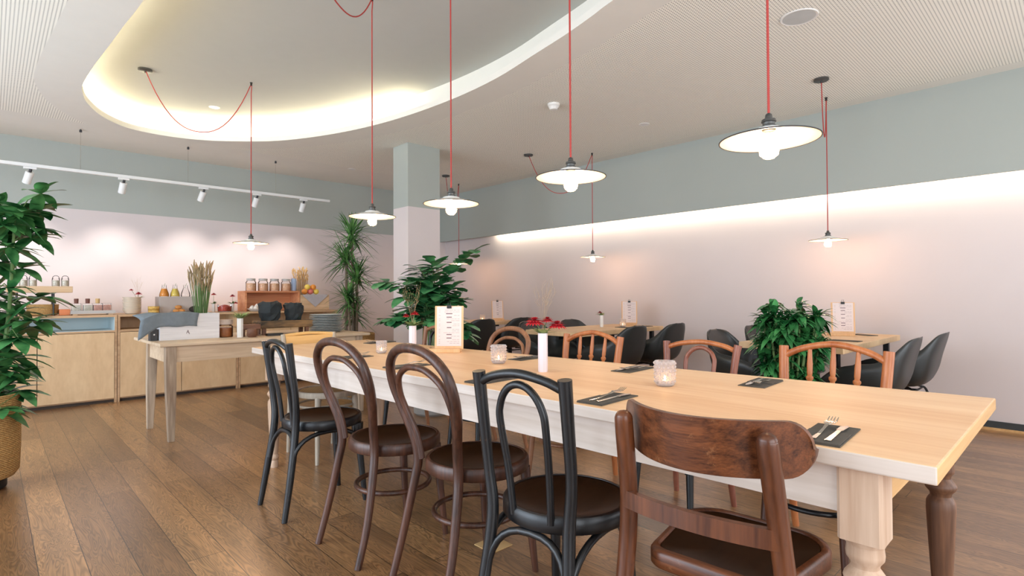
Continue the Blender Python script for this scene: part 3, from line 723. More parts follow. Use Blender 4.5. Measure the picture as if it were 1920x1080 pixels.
def hoop_chair(label, loc, rz, group, m_back, m_leg, m_seat, m_rim, H=.91):
    c = thing('hoop_back_chair', label, 'chair', loc, rz, group)
    k_ = H/.91
    half = [(-.290, .170, 0), (-.245, .165, .16), (-.205, .146, .36), (-.192, .135, .46), (-.207, .150, .56), (-.236, .190, .67*k_), (-.262, .207, .755*k_), (-.285, .188, .835*k_), (-.302, .112, .892*k_)]
    pts = half+[(-.308, 0, H)]+[(x, -y, z) for x, y, z in reversed(half)]
    sp_ = spline(pts, 5)
    MB().tube(sp_, [.0145 + .004*min(1, p.z/.4) for p in sp_], 12).build('back_hoop', m_back, c)
    ih = [(-.186, .116, .46), (-.198, .130, .55), (-.228, .162, .65*k_), (-.252, .170, .72*k_), (-.272, .143, .787*k_), (-.284, .070, .829*k_)]
    ip = ih+[(-.287, 0, .837*k_)]+[(x, -y, z) for x, y, z in reversed(ih)]
    MB().tube(spline(ip, 5), .0125, 10).build('inner_hoop', m_back, c)
    seat_parts(c, .207, .462, m_seat, m_rim)
    front_legs(c, m_leg, collar=False)
    rg = [(.165*math.cos(2*PI*k/36)-.01, .165*math.sin(2*PI*k/36), .25) for k in range(36)]
    MB().tube(rg, .0115, 10, True).build('leg_ring', m_leg, c)
    return c
def spindle(b, p, q, n=10):
    p, q = Vector(p), Vector(q); d = q-p; L = d.length
    prof = [(0, .011), (.06, .014), (.16, .015), (.30, .011), (.42, .009), (.50, .010), (.53, .016), (.56, .016), (.58, .010), (.62, .012), (.75, .0125), (.9, .010), (1, .009)]
    b.tube([p+d*t for t, _ in prof], [r for _, r in prof], n)
def spindle_chair(label, loc, rz, group, m_back, m_leg, m_seat, W=.215, H=.85, m_ring=None):
    c = thing('spindle_back_chair', label, 'chair', loc, rz, group)
    for s in (1, -1):
        pts = spline([(-.26, s*.17, 0), (-.225, s*.178, .22), (-.20, s*.182, .44), (-.225, s*(W-.012), .64), (-.26, s*W, H)], 6)
        MB().tube(pts, lin([.0145, .019, .021, .0215, .0215], 6), 12).build('rear_post', m_back, c)
    cr = spline([(-.250, W-.004, H-.048), (-.262, W*.62, H-.008), (-.268, 0, H+.018), (-.262, -W*.62, H-.008), (-.250, -W+.004, H-.048)], 6)
    MB().tube(cr, .0150, 12).build('crest_rail', m_back, c)
    MB().tube(spline([(-.212, .19, .545), (-.222, 0, .55), (-.212, -.19, .545)], 6), .013, 10).build('lower_rail', m_back, c)
    for y in (.1, 0, -.1):
        b = MB(); spindle(b, (-.220, y*.92, .55), (-.264, y, H+.004-abs(y)*.12)); b.build('spindle', m_back, c)
    seat_parts(c, .21, .462, m_seat, m_leg)
    front_legs(c, m_leg, collar=False)
    rg = [(.165*math.cos(2*PI*k/36)-.01, .165*math.sin(2*PI*k/36), .23) for k in range(36)]
    MB().tube(rg, .011, 10, True).build('leg_ring', m_ring or m_leg, c)
    return c
def crest_board_chair(label, loc, rz):
    c = thing('board_back_chair', label, 'chair', loc, rz, 'chairs along the near side of the long table')
    for s in (1, -1):
        pts = spline([(-.30, s*.195, 0), (-.255, s*.196, .22), (-.215, s*.19, .44), (-.222, s*.178, .60), (-.256, s*.169, .775), (-.260, s*.168, .803)], 6)
        rad = lin([.016, .020, .0225, .022, .0225, .0215], 6)
        b = MB().tube(pts, rad, 14, flat=1.0)
        e = pts[-1]; b.ball((e.x, e.y, e.z-.001), .0213, 14, .8)
        b.build('rear_post', M['cherryz'], c)
    # curved crest board standing in front of the posts
    P0 = []; P1 = []
    n = 40
    def outl(t):  # half height of the board along its length
        e = abs(t)
        return .063*math.sqrt(max(0.0, 1-max(0, (e-.80)/.20)**2))
    rows = 9
    A = []; B = []
    for i in range(n+1):
        t = -1+2*i/n
        t = math.copysign(1-(1-abs(t))**2.0, t)
        y = .226*t
        xb = -.284+.15*(t*t)
        hh = max(outl(t), .004)
        ra = []; rb = []
        for j in range(rows+1):
            u = -1+2*j/rows
            z = .770+hh*u+.004*(1-t*t)
            lean = -.012*u
            ra.append((xb+lean-.008, y, z)); rb.append((xb+lean+.008, y, z))
        A.append(ra); B.append(rb)
    b = MB(); b.grid(A); b.grid([list(reversed(r)) for r in B])
    na = (n+1)*(rows+1)
    def ia(i, j): return i*(rows+1)+j
    def ib(i, j): return na+i*(rows+1)+(rows-j)
    for i in range(n):
        b.f.append((ia(i, rows), ia(i+1, rows), ib(i+1, rows), ib(i, rows))); b.m.append(0)
        b.f.append((ia(i+1, 0), ia(i, 0), ib(i, 0), ib(i+1, 0))); b.m.append(0)
    for j in range(rows):
        b.f.append((ia(0, j), ia(0, j+1), ib(0, j+1), ib(0, j))); b.m.append(0)
        b.f.append((ia(n, j+1), ia(n, j), ib(n, j), ib(n, j+1))); b.m.append(0)
    b.build('crest_board', M['cherry'], c, angle=50)
    A = []
    for i in range(21):
        t = -1+2*i/20
        y = .185*t; xb = -.232-.03*(1-t*t)
        A.append([Vector((xb-.009, y, .575)), Vector((xb-.009, y, .617)), Vector((xb+.009, y, .617)), Vector((xb+.009, y, .575)), Vector((xb-.009, y, .575))])
    MB().grid(A).build('back_rail', M['cherryz'], c, angle=40)
    # rounded trapezoid seat
    def outline(inset):
        pts = []
        cs = [(.205-inset, .195-inset, 0), (-.175+inset, .165-inset, 1), (-.175+inset, -.165+inset, 2), (.205-inset, -.195+inset, 3)]
        rr = [.10, .05, .05, .10]; ctr = [(-1, -1), (1, -1), (1, 1), (-1, 1)]; st = [0, 90, 180, 270]
        for (x, y, k) in cs:
            r_ = max(rr[k]-inset*.5, .01); cx, cy = x+ctr[k][0]*r_, y+ctr[k][1]*r_
            for j in range(7):
                a = R(st[k]+90*j/6)
                pts.append((cx+r_*math.cos(a), cy+r_*math.sin(a)))
        return pts
    def ringmesh(levels, cap0, cap1):
        b = MB(); L0 = [outline(i) for i, _ in levels]; n = len(L0[0])
        vs = []
        for (i, z), o_ in zip(levels, L0): vs += [(x, y, z) for x, y in o_]
        fs = []
        for k in range(len(levels)-1):
            for j in range(n): fs.append((k*n+j, k*n+(j+1) % n, (k+1)*n+(j+1) % n, (k+1)*n+j))
        if cap0: fs.append(tuple(reversed(range(n))))
        if cap1: fs.append(tuple((len(levels)-1)*n+j for j in range(n)))
        b.add(vs, fs); return b
    ringmesh([(.022, .44), (.022, .457), (.05, .453), (.09, .449), (.13, .448)], True, True).build('seat', M['seatdark'], c, angle=60)
    ringmesh([(.03, .415), (.004, .415), (0, .420), (0, .452), (.006, .461), (.016, .463), (.021, .456), (.024, .44)], False, False).build('seat_rim', M['cherry'], c, angle=50)
    front_legs(c, M['cherryz'], collar=False, xs=.15, ys=.135, z=.425)
    for s in (1, -1):
        MB().tube([(-.245, s*.19, .22), (.15, s*.15, .22)], .011, 10).build('stretcher', M['cherryz'], c)
    MB().tube([(-.05, .17, .22), (-.05, -.17, .22)], .011, 10).build('stretcher', M['cherryz'], c)
    return c
def cane_chair(label, loc, rz):
    c = thing('cane_seat_chair', label, 'chair', loc, rz)
    for s in (1, -1):
        MB().tube(spline([(-.27, s*.165, 0), (-.235, s*.17, .22), (-.215, s*.175, .44), (-.26, s*.185, .64), (-.305, s*.19, .83)], 6), lin([.013, .017, .019, .018, .016], 6), 12).build('rear_post', M['greywood'], c)
    MB().box(-.306, -.290, -.18, .18, .69, .818).build('back_panel', M['yellowwood'], c, smooth=False, bevel=.004)
    MB().tube(spline([(-.303, .19, .82), (-.318, 0, .832), (-.303, -.19, .82)], 6), .013, 10).build('crest_rail', M['yellowwood'], c)
    MB().lathe([(.185, .448), (.186, .455), (.10, .450), (.01, .449)], (0, 0, 0), 36).build('seat', M['cane'], c, angle=60)
    MB().lathe([(.182, .425), (.205, .425), (.21, .432), (.21, .455), (.203, .463), (.188, .463), (.182, .455)], (0, 0, 0), 40, False, False).build('seat_rim', M['greywood'], c)
    front_legs(c, M['greywood'], collar=False, xs=.14, ys=.13, z=.43)
    for zz, rr in ((.36, .19), (.30, .17)):
        MB().tube([(rr*math.cos(2*PI*k/36)-.012, rr*math.sin(2*PI*k/36), zz) for k in range(36)], .009, 8, True).build('leg_ring', M['greywood'], c)
    return c

NG = 'chairs along the near side of the long table'; FG = 'chairs along the far side of the long table'
post_chair('black bentwood chair with dark seat at the far end of the near row', (1.315, 2.88, 0), 0, NG, M['black'], M['black'], M['black'], M['black'], M['seatdark'], M['black'], H=.868)
hoop_chair('dark brown hoop-back bentwood chair standing beside the far black chair', (1.365, 2.225, 0), R(2), NG, M['brown'], M['brown'], M['seatdark'], M['brown'])
hoop_chair('dark brown hoop-back bentwood chair tucked between its twin and the nearer black chair', (1.425, 1.705, 0), R(-2), NG, M['brown'], M['brown'], M['seatdark'], M['brown'])
post_chair('black bentwood chair with inner loop back beside the reddish board-back chair', (1.345, 1.165, 0), R(8), NG, M['black'], M['black'], M['black'], M['black'], M['seatdark'], M['black'], H=.872)
crest_board_chair('reddish brown chair with wide curved crest board at the near table end', (1.398, .64, 0), R(3.5))
post_chair('black-legged bentwood chair mostly hidden behind the large menu board', (2.46, 3.75, 0), PI, FG, M['mid'], M['mid'], M['black'], M['black'], M['seatdark'], M['black'], H=.84)
hoop_chair('mid-brown hoop-back chair across the table behind the farther glass candle holder', (2.53, 2.985, 0), PI, FG, M['mid'], M['black'], M['seatdark'], M['black'], H=.855)
spindle_chair('amber spindle-back chair across the table right of the lilac vase', (2.53, 2.19, 0), PI, FG, M['amber'], M['mid'], M['mid'], W=.215, H=.845)
post_chair('mahogany chair with loop back and arched crest between the two spindle-back chairs', (2.545, 1.455, 0), PI, FG, M['redwood'], M['amber'], M['redwood'], M['black'], M['seatdark'], M['black'], H=.838, W=.205)
spindle_chair('amber spindle-back chair in front of the round leafy bush', (2.53, .81, 0), PI, FG, M['amber'], M['brown'], M['brown'], W=.215, H=.852, m_ring=M['black'])
cane_chair('honey wood chair with round cane seat at the far head of the long table', (1.71, 3.665, 0), R(-90))

# shell armchairs ---------------------------------------------------
def shell_mesh():
    cen = [(.29,0,.432),(.20,0,.424),(.08,0,.41),(-.06,0,.404),(-.17,0,.43),(-.226,0,.52),(-.256,0,.64),(-.288,0,.75),(-.308,0,.812)]
    rim = [(.262,.20,.44),(.215,.275,.515),(.11,.305,.60),(-.01,.31,.635),(-.115,.292,.652),(-.185,.258,.69),(-.232,.222,.745),(-.275,.160,.798),(-.305,.05,.815)]
    C = spline(cen, 4); Rm = spline(rim, 4)
    P = []
    for c, r in zip(C, Rm):
        row = []
        for k in range(-10, 11):
            u = k/10; a = abs(u)
            lat = math.sin(a*PI/2)**.9
            up = a**3.0
            y = r.y*lat*(1 if u >= 0 else -1)
            z = c.z+(r.z-c.z)*up
            x = c.x+(r.x-c.x)*(a**2.2)
            row.append(Vector((x, y, z)))
        P.append(row)
    return P
_shell = [None]
def shell_chair(label, loc, rz, group):
    if _shell[0] is not None: return clone(_shell[0], loc, rz, label, group)
    c = thing('shell_armchair', label, 'chair', loc, rz, group)
    b = MB().grid(shell_mesh())
    b.build('seat_shell', M['shell'], c, angle=80, solid=.008)
    for sx in (1, -1):
        for sy in (1, -1):
            MB().tube(spline([(sx*.06, sy*.07, .395), (sx*.11, sy*.14, .385), (sx*.15, sy*.19, .33), (sx*.22, sy*.24, 0)], 5), .0085, 8).build('leg', M['blackmetal'], c)
    b = MB(); b.tube([(.12, .155, .372), (.12, -.155, .372)], .007, 8); b.tube([(-.12, .155, .372), (-.12, -.155, .372)], .007, 8); b.tube([(.12, 0, .372), (-.12, 0, .372)], .007, 8)
    b.tube([(0, 0, .372), (0, 0, .402)], .02, 10)
    b.build('under_frame', M['blackmetal'], c)
    _shell[0] = c
    return c
SG = 'black shell armchairs at the wall tables'
TABY = {3: 1.46, 2: 3.66, 1: 5.90}
shell_chair('black shell armchair at the bush-side wall table, back to us, farther from the wall', (4.42, 1.075, 0), R(90), SG)
shell_chair('black shell armchair next to the wall, rightmost of all the shell chairs', (5.10, 1.03, 0), R(90), SG)
shell_chair('black shell armchair left of the round bush facing it, nearer to us', (4.35, 1.85, 0), R(-90), SG)
shell_chair('black shell armchair half hidden by the bush on the wall side', (5.12, 1.88, 0), R(-90), SG)
shell_chair('black shell armchair at the flower-vase wall table, just behind the amber spindle chair', (4.40, 3.21, 0), R(90), SG)
shell_chair('black shell armchair at the flower-vase wall table, near side and close to the wall', (5.08, 3.185, 0), R(90), SG)
shell_chair('black shell armchair behind the crimson flowers, on the left of its wall table', (4.40, 4.06, 0), R(-90), SG)
shell_chair('black shell armchair whose rounded back tip peeks over the flower-vase wall table', (5.05, 4.02, 0), R(-90), SG)
shell_chair('black shell armchair directly right of the large menu board', (4.45, 5.46, 0), R(90), SG)
shell_chair('black shell armchair at the farthest wall table, nearer the wall', (5.12, 5.46, 0), R(90), SG)

def wall_table(y, label, x0=4.05, x1=5.62):
    T = thing('wall_table', label, 'table', ((x0+x1)/2, y, 0), 0, 'small tables along the right wall')
    hx = (x1-x0)/2
    MB().box(-hx, hx, -.345, .345, .705, .75).build('tabletop', M['ply'], T, smooth=False, bevel=.003)
    for sx in (1, -1):
        for sy in (1, -1):
            MB().box(sx*(hx-.12)-.02, sx*(hx-.12)+.02, sy*.27-.02, sy*.27+.02, 0, .705).build('leg', M['blackmetal'], T, smooth=False, bevel=.002)
    MB().box(-hx+.1, hx-.1, -.02, .02, .66, .705).build('under_beam', M['blackmetal'], T, smooth=False)
wall_table(1.46, 'pale wood wall table behind the round leafy bush', 4.04, 5.60)
wall_table(3.66, 'pale wood wall table carrying the small white vase', 4.0, 5.50)
wall_table(5.92, 'pale wood wall table farthest back by the fishtail plant', 4.0, 5.45)

# ------------------------------------------------------------------ table-top things
def cutlery(x, y, z, rz, where):
    g = 'place settings on the long table'
    t = thing('place_setting_felt', 'charcoal felt cutlery pouch '+where, 'cutlery pouch', (x, y, z), rz, g)
    MB().box(-.11, .11, -.048, .048, 0.0, .0035).build('back_panel', M['napkin'], t, smooth=False, bevel=.001)
    MB().box(-.11, .02, -.046, .046, .0035, .0065).build('pocket', M['napkin'], t, smooth=False, bevel=.001)
    f = MB()
    # fork: handle, shoulder and four tines, lying in the pouch and rising at the tip
    def strip(pts, ws, th=.0016):
        A = []
        for (px, py, pz), w_ in zip(pts, ws):
            A.append([Vector((px, py-w_, pz)), Vector((px, py+w_, pz)), Vector((px, py+w_, pz+th)), Vector((px, py-w_, pz+th)), Vector((px, py-w_, pz))])
        f.grid(A)
    strip([(-.085, .012, .0068), (-.03, .012, .0068), (.02, .012, .012), (.045, .012, .016), (.058, .012, .017), (.075, .012, .015)], [.006, .004, .0035, .005, .011, .012])
    for k in range(4):
        yy = .012+(k-1.5)*.0068
        strip([(.074, yy, .015), (.095, yy, .015), (.118, yy, .022)], [.0022, .0018, .0008])
    tag(f.build('fork', M['steel'], None, smooth=False), 'steel fork '+where, 'fork', 'forks on the long table').matrix_world = t_mat(x, y, z, rz)
    k = MB()
    f = k
    strip([(-.088, -.018, .0068), (-.02, -.018, .0068), (.03, -.018, .0075), (.034, -.018, .008), (.085, -.018, .006), (.108, -.021, .005)], [.0065, .0055, .005, .008, .009, .001])
    tag(k.build('knife', M['steel'], None, smooth=False), 'steel table knife '+where, 'knife', 'knives on the long table').matrix_world = t_mat(x, y, z, rz)
def t_mat(x, y, z, rz): return Matrix.Translation((x, y, z)) @ Matrix.Rotation(rz, 4, 'Z')
near = [(.44, 'right beside the wide crest board at the near table end'), (1.09, 'between the near black chair and the crest-board chair'), (1.66, 'in front of the hoop-back chair next to the near black chair'),
        (2.28, 'in front of the hoop-back chair nearer the far end'), (2.84, 'in front of the far black chair')]
for y, wh in near: cutlery(1.468, y, .76, R(4), wh)
far = [(.87, 'in front of the amber spindle chair before the bush'), (1.44, 'in front of the mahogany loop-back chair'), (2.10, 'beside the tall lilac vase on the far side'),
       (2.84, 'behind the large menu board on the far side'), (3.60, 'at the far corner by the honey wood chair')]
for y, wh in far: cutlery(2.135-.02*(y-1), y, .76, R(184), wh)

def menu_board(x, y, z, rz, label, s=1.0, lines=True):
    t = thing('menu_stand', label, 'menu stand', (x, y, z), rz, 'clipboard menus on the tables')
    W, Hh = .088*s, .265*s
    # base block, with its front (+x local) facing the reader
    MB().box(-.035*s, .065*s, -.115*s, .075*s, 0, .022*s).build('base', M['holder'], t, smooth=False, bevel=.002)
    Mx = Matrix.Translation((0, 0, .015*s)) @ Matrix.Rotation(R(-5), 4, 'Y')
    MB().boxm(Mx, -.006, .0, -W, W, 0, Hh).build('board', M['holder'], t, smooth=False, bevel=.002)
    p = MB().boxm(Mx, .0005, .0015, -W*.86, W*.86, .02*s, Hh-.004).build('paper', M['paper'], t, smooth=False)
    ink = MB()
    rnd = random.Random(5)
    for k in range(20):
        z_ = Hh*(.90-.04*k)
        if k in (2, 4, 7, 10, 14, 16):
            ink.cur = 1
            w_ = rnd.uniform(.16, .26)*W
            ink.boxm(Mx, .0016, .002, -w_, w_, z_-.0030*s, z_+.0022*s)
        else:
            ink.cur = 0
            y0 = W*.72
            x_ = y0
            for _ in range(rnd.randint(2, 4)):
                l_ = rnd.uniform(.12, .30)*W
                ink.boxm(Mx, .0016, .0019, x_-l_, x_, z_-.0012*s, z_+.0008*s); x_ -= l_+.05*W
            ink.boxm(Mx, .0016, .0019, -W*.72, -W*.62, z_-.0012*s, z_+.0008*s)
    ink.build('print', [M['ink'], M['inkdark']], p, smooth=False)
    MB().boxm(Mx, -.010*s, .008*s, -.014*s, .014*s, Hh-.016*s, Hh+.004*s).tube([Mx @ Vector(q) for q in ((.004, .007*s, Hh), (.006, .007*s, Hh+.02*s), (.006, -.007*s, Hh+.02*s), (.004, -.007*s, Hh))], .0014*s, 6).build('clip', M['blackmetal'], t, smooth=False)
menu_board(2.035, 2.70, .76, R(225), 'large clipboard menu on wooden stand on the long dining table')
menu_board(5.33, 3.65, .75, R(215), 'clipboard menu on stand behind the small white vase on the wall table')
menu_board(5.23, 1.44, .75, R(204), 'clipboard menu on stand right of the leafy bush')
menu_board(5.22, 5.78, .75, R(250), 'clipboard menu on stand at the farthest wall table')

def leaf(b, base, d, L, W, droop, n=5, fold=.12, shape=None, roll=0.0):
    base, d = Vector(base), Vector(d).normalized()
    up = Vector((0, 0, 1)); side = d.cross(up)
    if side.length < .05: side = Vector((1, 0, 0))
    side.normalize()
    if roll: side = (Matrix.Rotation(roll, 3, d) @ side)
    nrm = side.cross(d).normalized()
    vs = []
    for i in range(n+1):
        t = i/n
        p = base+d*(L*t)+Vector((0, 0, -droop*L*t*t))
        w_ = W*(shape(t) if shape else math.sin(PI*min(1, .06+t*.94))**.8)
        w_ = max(w_, .0006)
        vs += [p-side*w_+nrm*(fold*w_), p, p+side*w_+nrm*(fold*w_)]
    fs = []
    for i in range(n):
        a = i*3
        fs += [(a, a+1, a+4, a+3), (a+1, a+2, a+5, a+4)]
    b.add(vs, fs)

def flower(b, c, r, rnd, n=5, per=20):
    for k in range(n):
        el = R(-8+19*k)
        for j in range(per-2*k):
            a = 2*PI*j/(per-2*k)+k*.3
            d = Vector((math.cos(a)*math.cos(el), math.sin(a)*math.cos(el), math.sin(el)))
            leaf(b, c, d, r*(1-.12*k)*rnd.uniform(.85, 1.1), r*.17, .3, 3, .2)
def vase_flowers(x, y, z, h, r, label, seed, blooms, sprays=True, mv='ceramic', mf='redflower', green=1.0, glabel='flower vases', gl=1.0):
    rnd = random.Random(seed)
    t = thing('flower_vase', label, 'vase', (x, y, z), 0, glabel)
    MB().lathe([(r*.92, 0), (r, .006), (r, h), (r-.003, h), (r-.004, .02)], (0, 0, 0), 8, True, True).build('vase', M[mv], t, angle=25)
    st = MB(); fl = MB(); lv = MB()
    for (dx, dy, dz, rr) in blooms:
        c = Vector((dx, dy, h+dz))
        st.tube(spline([(dx*.1, dy*.1, h*.3), (dx*.25, dy*.25, h), tuple(c)], 4), .0018, 6)
        flower(fl, c, rr, rnd)
    for k in range(int(16*green)):
        a = rnd.uniform(0, 2*PI); e = rnd.uniform(.5, 1.3)
        d = Vector((math.cos(a), math.sin(a), e))
        leaf(lv, (0, 0, h-.01), d, rnd.uniform(.05, .10)*gl, .011/gl, .3, 4)
    st.build('stems', M['greenstem'], t)
    fl.build('blossom', M[mf], t, smooth=False)
    lv.build('leaves', M['palegreen'], t)
    if sprays:
        sp_ = MB()
        for k in range(9):
            a = rnd.uniform(0, 2*PI); q = rnd.uniform(.02, .07)
            p = [(0, 0, h), (q*.35*math.cos(a), q*.35*math.sin(a), h+.10), (q*math.cos(a), q*math.sin(a), h+rnd.uniform(.17, .24))]
            pp = spline(p, 5); sp_.tube(pp, .00035, 4)
            for j in range(5):
                e = pp[-1-j]; a2 = rnd.uniform(0, 2*PI)
                sp_.tube([e, e+Vector((.018*math.cos(a2), .018*math.sin(a2), .025))], .0003, 4)
        sp_.build('dried_spray', M['dried'], t)
vase_flowers(1.793, 1.687, .76, .172, .0215, 'tall lilac-white vase of crimson flowers on the long dining table', 3,
             [(-.028, .024, .056, .048), (.050, -.040, .040, .046), (.020, -.010, .062, .032)])
vase_flowers(1.84, 2.80, .76, .165, .0225, 'white vase of red flowers left of the large menu board', 4,
             [(.010, -.008, .075, .030), (-.028, .026, .060, .024)], green=2.0)
vase_flowers(4.90, 3.72, .75, .13, .020, 'small white vase with one faded bloom on a wall table', 5, [(-.012, .012, .035, .030)], sprays=False, mv='whitecer', mf='redflower2')

def hobnail(x, y, z, label, s=1.0):
    t = thing('candle_holder', label, 'candle holder', (x, y, z), 0, 'hobnail glass candle holders')
    n = 40; prof = []
    b = MB(); rows_ = 18; P = []
    for i in range(rows_+1):
        zz = .006+.088*i/rows_
        row = []
        for k in range(n):
            a = 2*PI*k/n
            bump = .0022*math.sin(a*10+PI*((i//2) % 2))*math.sin(PI*i/2*1.0+.4)
            r_ = (.033+.003*i/rows_+.0018*math.cos(a*20)*math.cos(i*PI/1.5))*s
            row.append(Vector((r_*math.cos(a), r_*math.sin(a), zz*s)))
        P.append(row)
    vs = [p for r_ in P for p in r_]; fs = []
    for i in range(rows_):
        for k in range(n): fs.append((i*n+k, i*n+(k+1) % n, (i+1)*n+(k+1) % n, (i+1)*n+k))
    fs.append(tuple(reversed(range(n))))
    b.add(vs, fs)
    for i in range(6):
        for k in range(14):
            a = 2*PI*(k+.5*(i % 2))/14
            rr = (.0345+.0025*i/6)*s
            b.ball((rr*math.cos(a), rr*math.sin(a), (.018+.0135*i)*s), .0062*s, 6)
    b.lathe([(.026*s, 0), (.030*s, .002*s), (.033*s, .008*s)], (0, 0, 0), 28, True, False)
    b.build('glass', M['hob'], t)
    cd = MB().lathe([(.019*s, .008*s), (.019*s, .022*s), (.002*s, .021*s)], (0, 0, 0), 18).build('candle', M['wax'], t)
    MB().lathe([(.002*s, .022*s), (.0045*s, .028*s), (.003*s, .036*s), (.0005*s, .042*s)], (0, 0, 0), 10).build('flame', M['flame'], cd)
def hob_mat():
    m = bpy.data.materials.new('hobnail_glass'); m.use_nodes = True
    nt = m.node_tree; nt.nodes.clear(); N, L = nt.nodes, nt.links
    t = N.new('ShaderNodeBsdfTransparent'); t.inputs[0].default_value = (.96, .92, .92, 1)
    g = N.new('ShaderNodeBsdfGlossy'); g.inputs['Roughness'].default_value = .12
    ta = N.new('ShaderNodeBsdfTranslucent'); ta.inputs[0].default_value = (1, .95, .93, 1)
    tb = N.new('ShaderNodeBsdfDiffuse'); tb.inputs[0].default_value = (.95, .90, .89, 1)
    tr_ = N.new('ShaderNodeMixShader'); L.new(ta.outputs[0], tr_.inputs[1]); L.new(tb.outputs[0], tr_.inputs[2])
    fr = N.new('ShaderNodeFresnel'); fr.inputs['IOR'].default_value = 1.45
    mx = N.new('ShaderNodeMixShader'); L.new(fr.outputs[0], mx.inputs[0]); L.new(t.outputs[0], mx.inputs[1]); L.new(g.outputs[0], mx.inputs[2])
    m2 = N.new('ShaderNodeMixShader'); m2.inputs[0].default_value = .45; L.new(mx.outputs[0], m2.inputs[1]); L.new(tr_.outputs[0], m2.inputs[2])
    o = N.new('ShaderNodeOutputMaterial'); L.new(m2.outputs[0], o.inputs[0])
    return m
M['hob'] = hob_mat()
hobnail(1.833, 1.10, .76, 'clear hobnail glass candle holder right of the lilac vase, nearest')
hobnail(1.855, 2.05, .76, 'clear hobnail glass candle holder left of the lilac vase on the table')
hobnail(1.70, 2.92, .76, 'clear glass candle holder by the vase left of the menu board', .8)
hobnail(5.10, 3.58, .75, 'lit glass candle holder in front of a wall-table menu', .9)
hobnail(5.05, 5.92, .75, 'lit glass candle holder on the farthest wall table', .9)
hobnail(4.93, 1.62, .75, 'lit glass candle holder on the wall table beside the bush', .9)
def flat_napkin(x, y, z, rz, label):
    o = MB().box(-.10, .10, -.045, .045, 0, .005).build('cutlery_pouch', M['napkin'], smooth=False, bevel=.001)
    o.location = (x, y, z); o.rotation_euler = (0, 0, rz)
    tag(o, label, 'cutlery pouch', 'dark pouches on the wall tables')
flat_napkin(5.38, 1.33, .75, R(60), 'dark pouch lying on the bush-side wall table, nearer the wall')
flat_napkin(4.62, 1.26, .75, R(85), 'dark pouch on the bush-side wall table before the spindle chair')
flat_napkin(4.95, 3.45, .75, R(85), 'dark pouch lying under the small white vase on its wall table')
flat_napkin(5.32, 3.46, .75, R(85), 'dark pouch near the right corner of the vase wall table')

# ------------------------------------------------------------------ plants
def potted(name, label, loc, rz=0):
    return thing(name, label, 'plant', loc, rz)
def umbrella_plant():
    rnd = random.Random(11)
    t = potted('umbrella_plant', 'big glossy umbrella plant in a tall seagrass basket at the left edge', (-.055, 4.40, 0))
    MB().lathe([(.14, .065), (.175, .07), (.195, .10), (.20, .25), (.20, .54), (.19, .548), (.18, .53), (.18, .45)], (0, 0, 0), 40, True, False).build('basket', M['basket'], t)
    MB().lathe([(.13, 0), (.14, .01), (.14, .055), (.13, .065)], (0, 0, 0), 24).build('roller_base', M['blackmetal'], t)
    MB().lathe([(.178, .48), (.178, .50), (.01, .51)], (0, 0, 0), 24).build('soil', M['soil'], t)
    st = MB(); lv = MB()
    trunks = [((.02, .03), (.05, .10)), ((-.05, -.04), (-.16, -.10)), ((.06, -.05), (.16, -.12)), ((-.02, .07), (-.10, .18))]
    sh = lambda q: (math.sin(PI*min(1, .03+q**.8*.97))**.75)
    def cluster(base, d, pet, n, L):
        tip = base+d*pet+Vector((0, 0, -.1*pet))
        st.tube([base, base+d*pet*.5+Vector((0, 0, .03)), tip], .0028, 5)
        ax = d.copy(); 
        for j in range(n):
            a = 2*PI*j/n+rnd.uniform(-.2, .2)
            s1 = ax.cross(Vector((0, 0, 1))); s1 = s1.normalized() if s1.length > .1 else Vector((1, 0, 0))
            u1 = Vector((0, 0, 1))
            dd = (s1*math.cos(a)+d*math.sin(a)*.9+d*.35+u1*rnd.uniform(-.25, .25)).normalized()
            leaf(lv, tip, dd, L*rnd.uniform(.75, 1.1), L*.205, rnd.uniform(.15, .5), 6, .15, sh)
    for (p0, p1) in trunks:
        h = rnd.uniform(1.32, 1.56)
        tr_ = spline([(p0[0], p0[1], .5), ((p0[0]+p1[0])/2+.02, (p0[1]+p1[1])/2, .9), (p1[0], p1[1], h)], 8)
        st.tube(tr_, lin([.014, .011, .006], 8), 8)
        for i in range(32):
            q = tr_[min(len(tr_)-1, int((.02+.98*i/26)*len(tr_)))]
            a = rnd.uniform(0, 2*PI)
            el = rnd.uniform(-.25, .75)
            d = Vector((math.cos(a), math.sin(a), el)).normalized()
            cluster(q, d, rnd.uniform(.07, .17), rnd.randint(6, 8), rnd.uniform(.14, .20))
        for i in range(4):
            a = rnd.uniform(0, 2*PI)
            cluster(tr_[-1], Vector((math.cos(a)*.6, math.sin(a)*.6, .8)).normalized(), rnd.uniform(.12, .26), 7, .17)
    # the one long branch that reaches out towards the buffet, and a high tip
    br = spline([(.05, .10, 1.40), (.12, .06, 1.54), (.17, .02, 1.62)], 6); st.tube(br, .004, 6)
    cluster(br[-1], Vector((.75, -.15, .35)).normalized(), .05, 10, .20)
    hi = spline([(-.1, .05, 1.4), (-.12, .02, 1.72), (-.10, .0, 1.90)], 6); st.tube(hi, .005, 6)
    cluster(hi[-1], Vector((.5, -.2, .3)).normalized(), .06, 7, .16)
    st.build('stem', M['greenstem'], t); lv.build('foliage', M['lf1'], t, angle=70)
umbrella_plant()
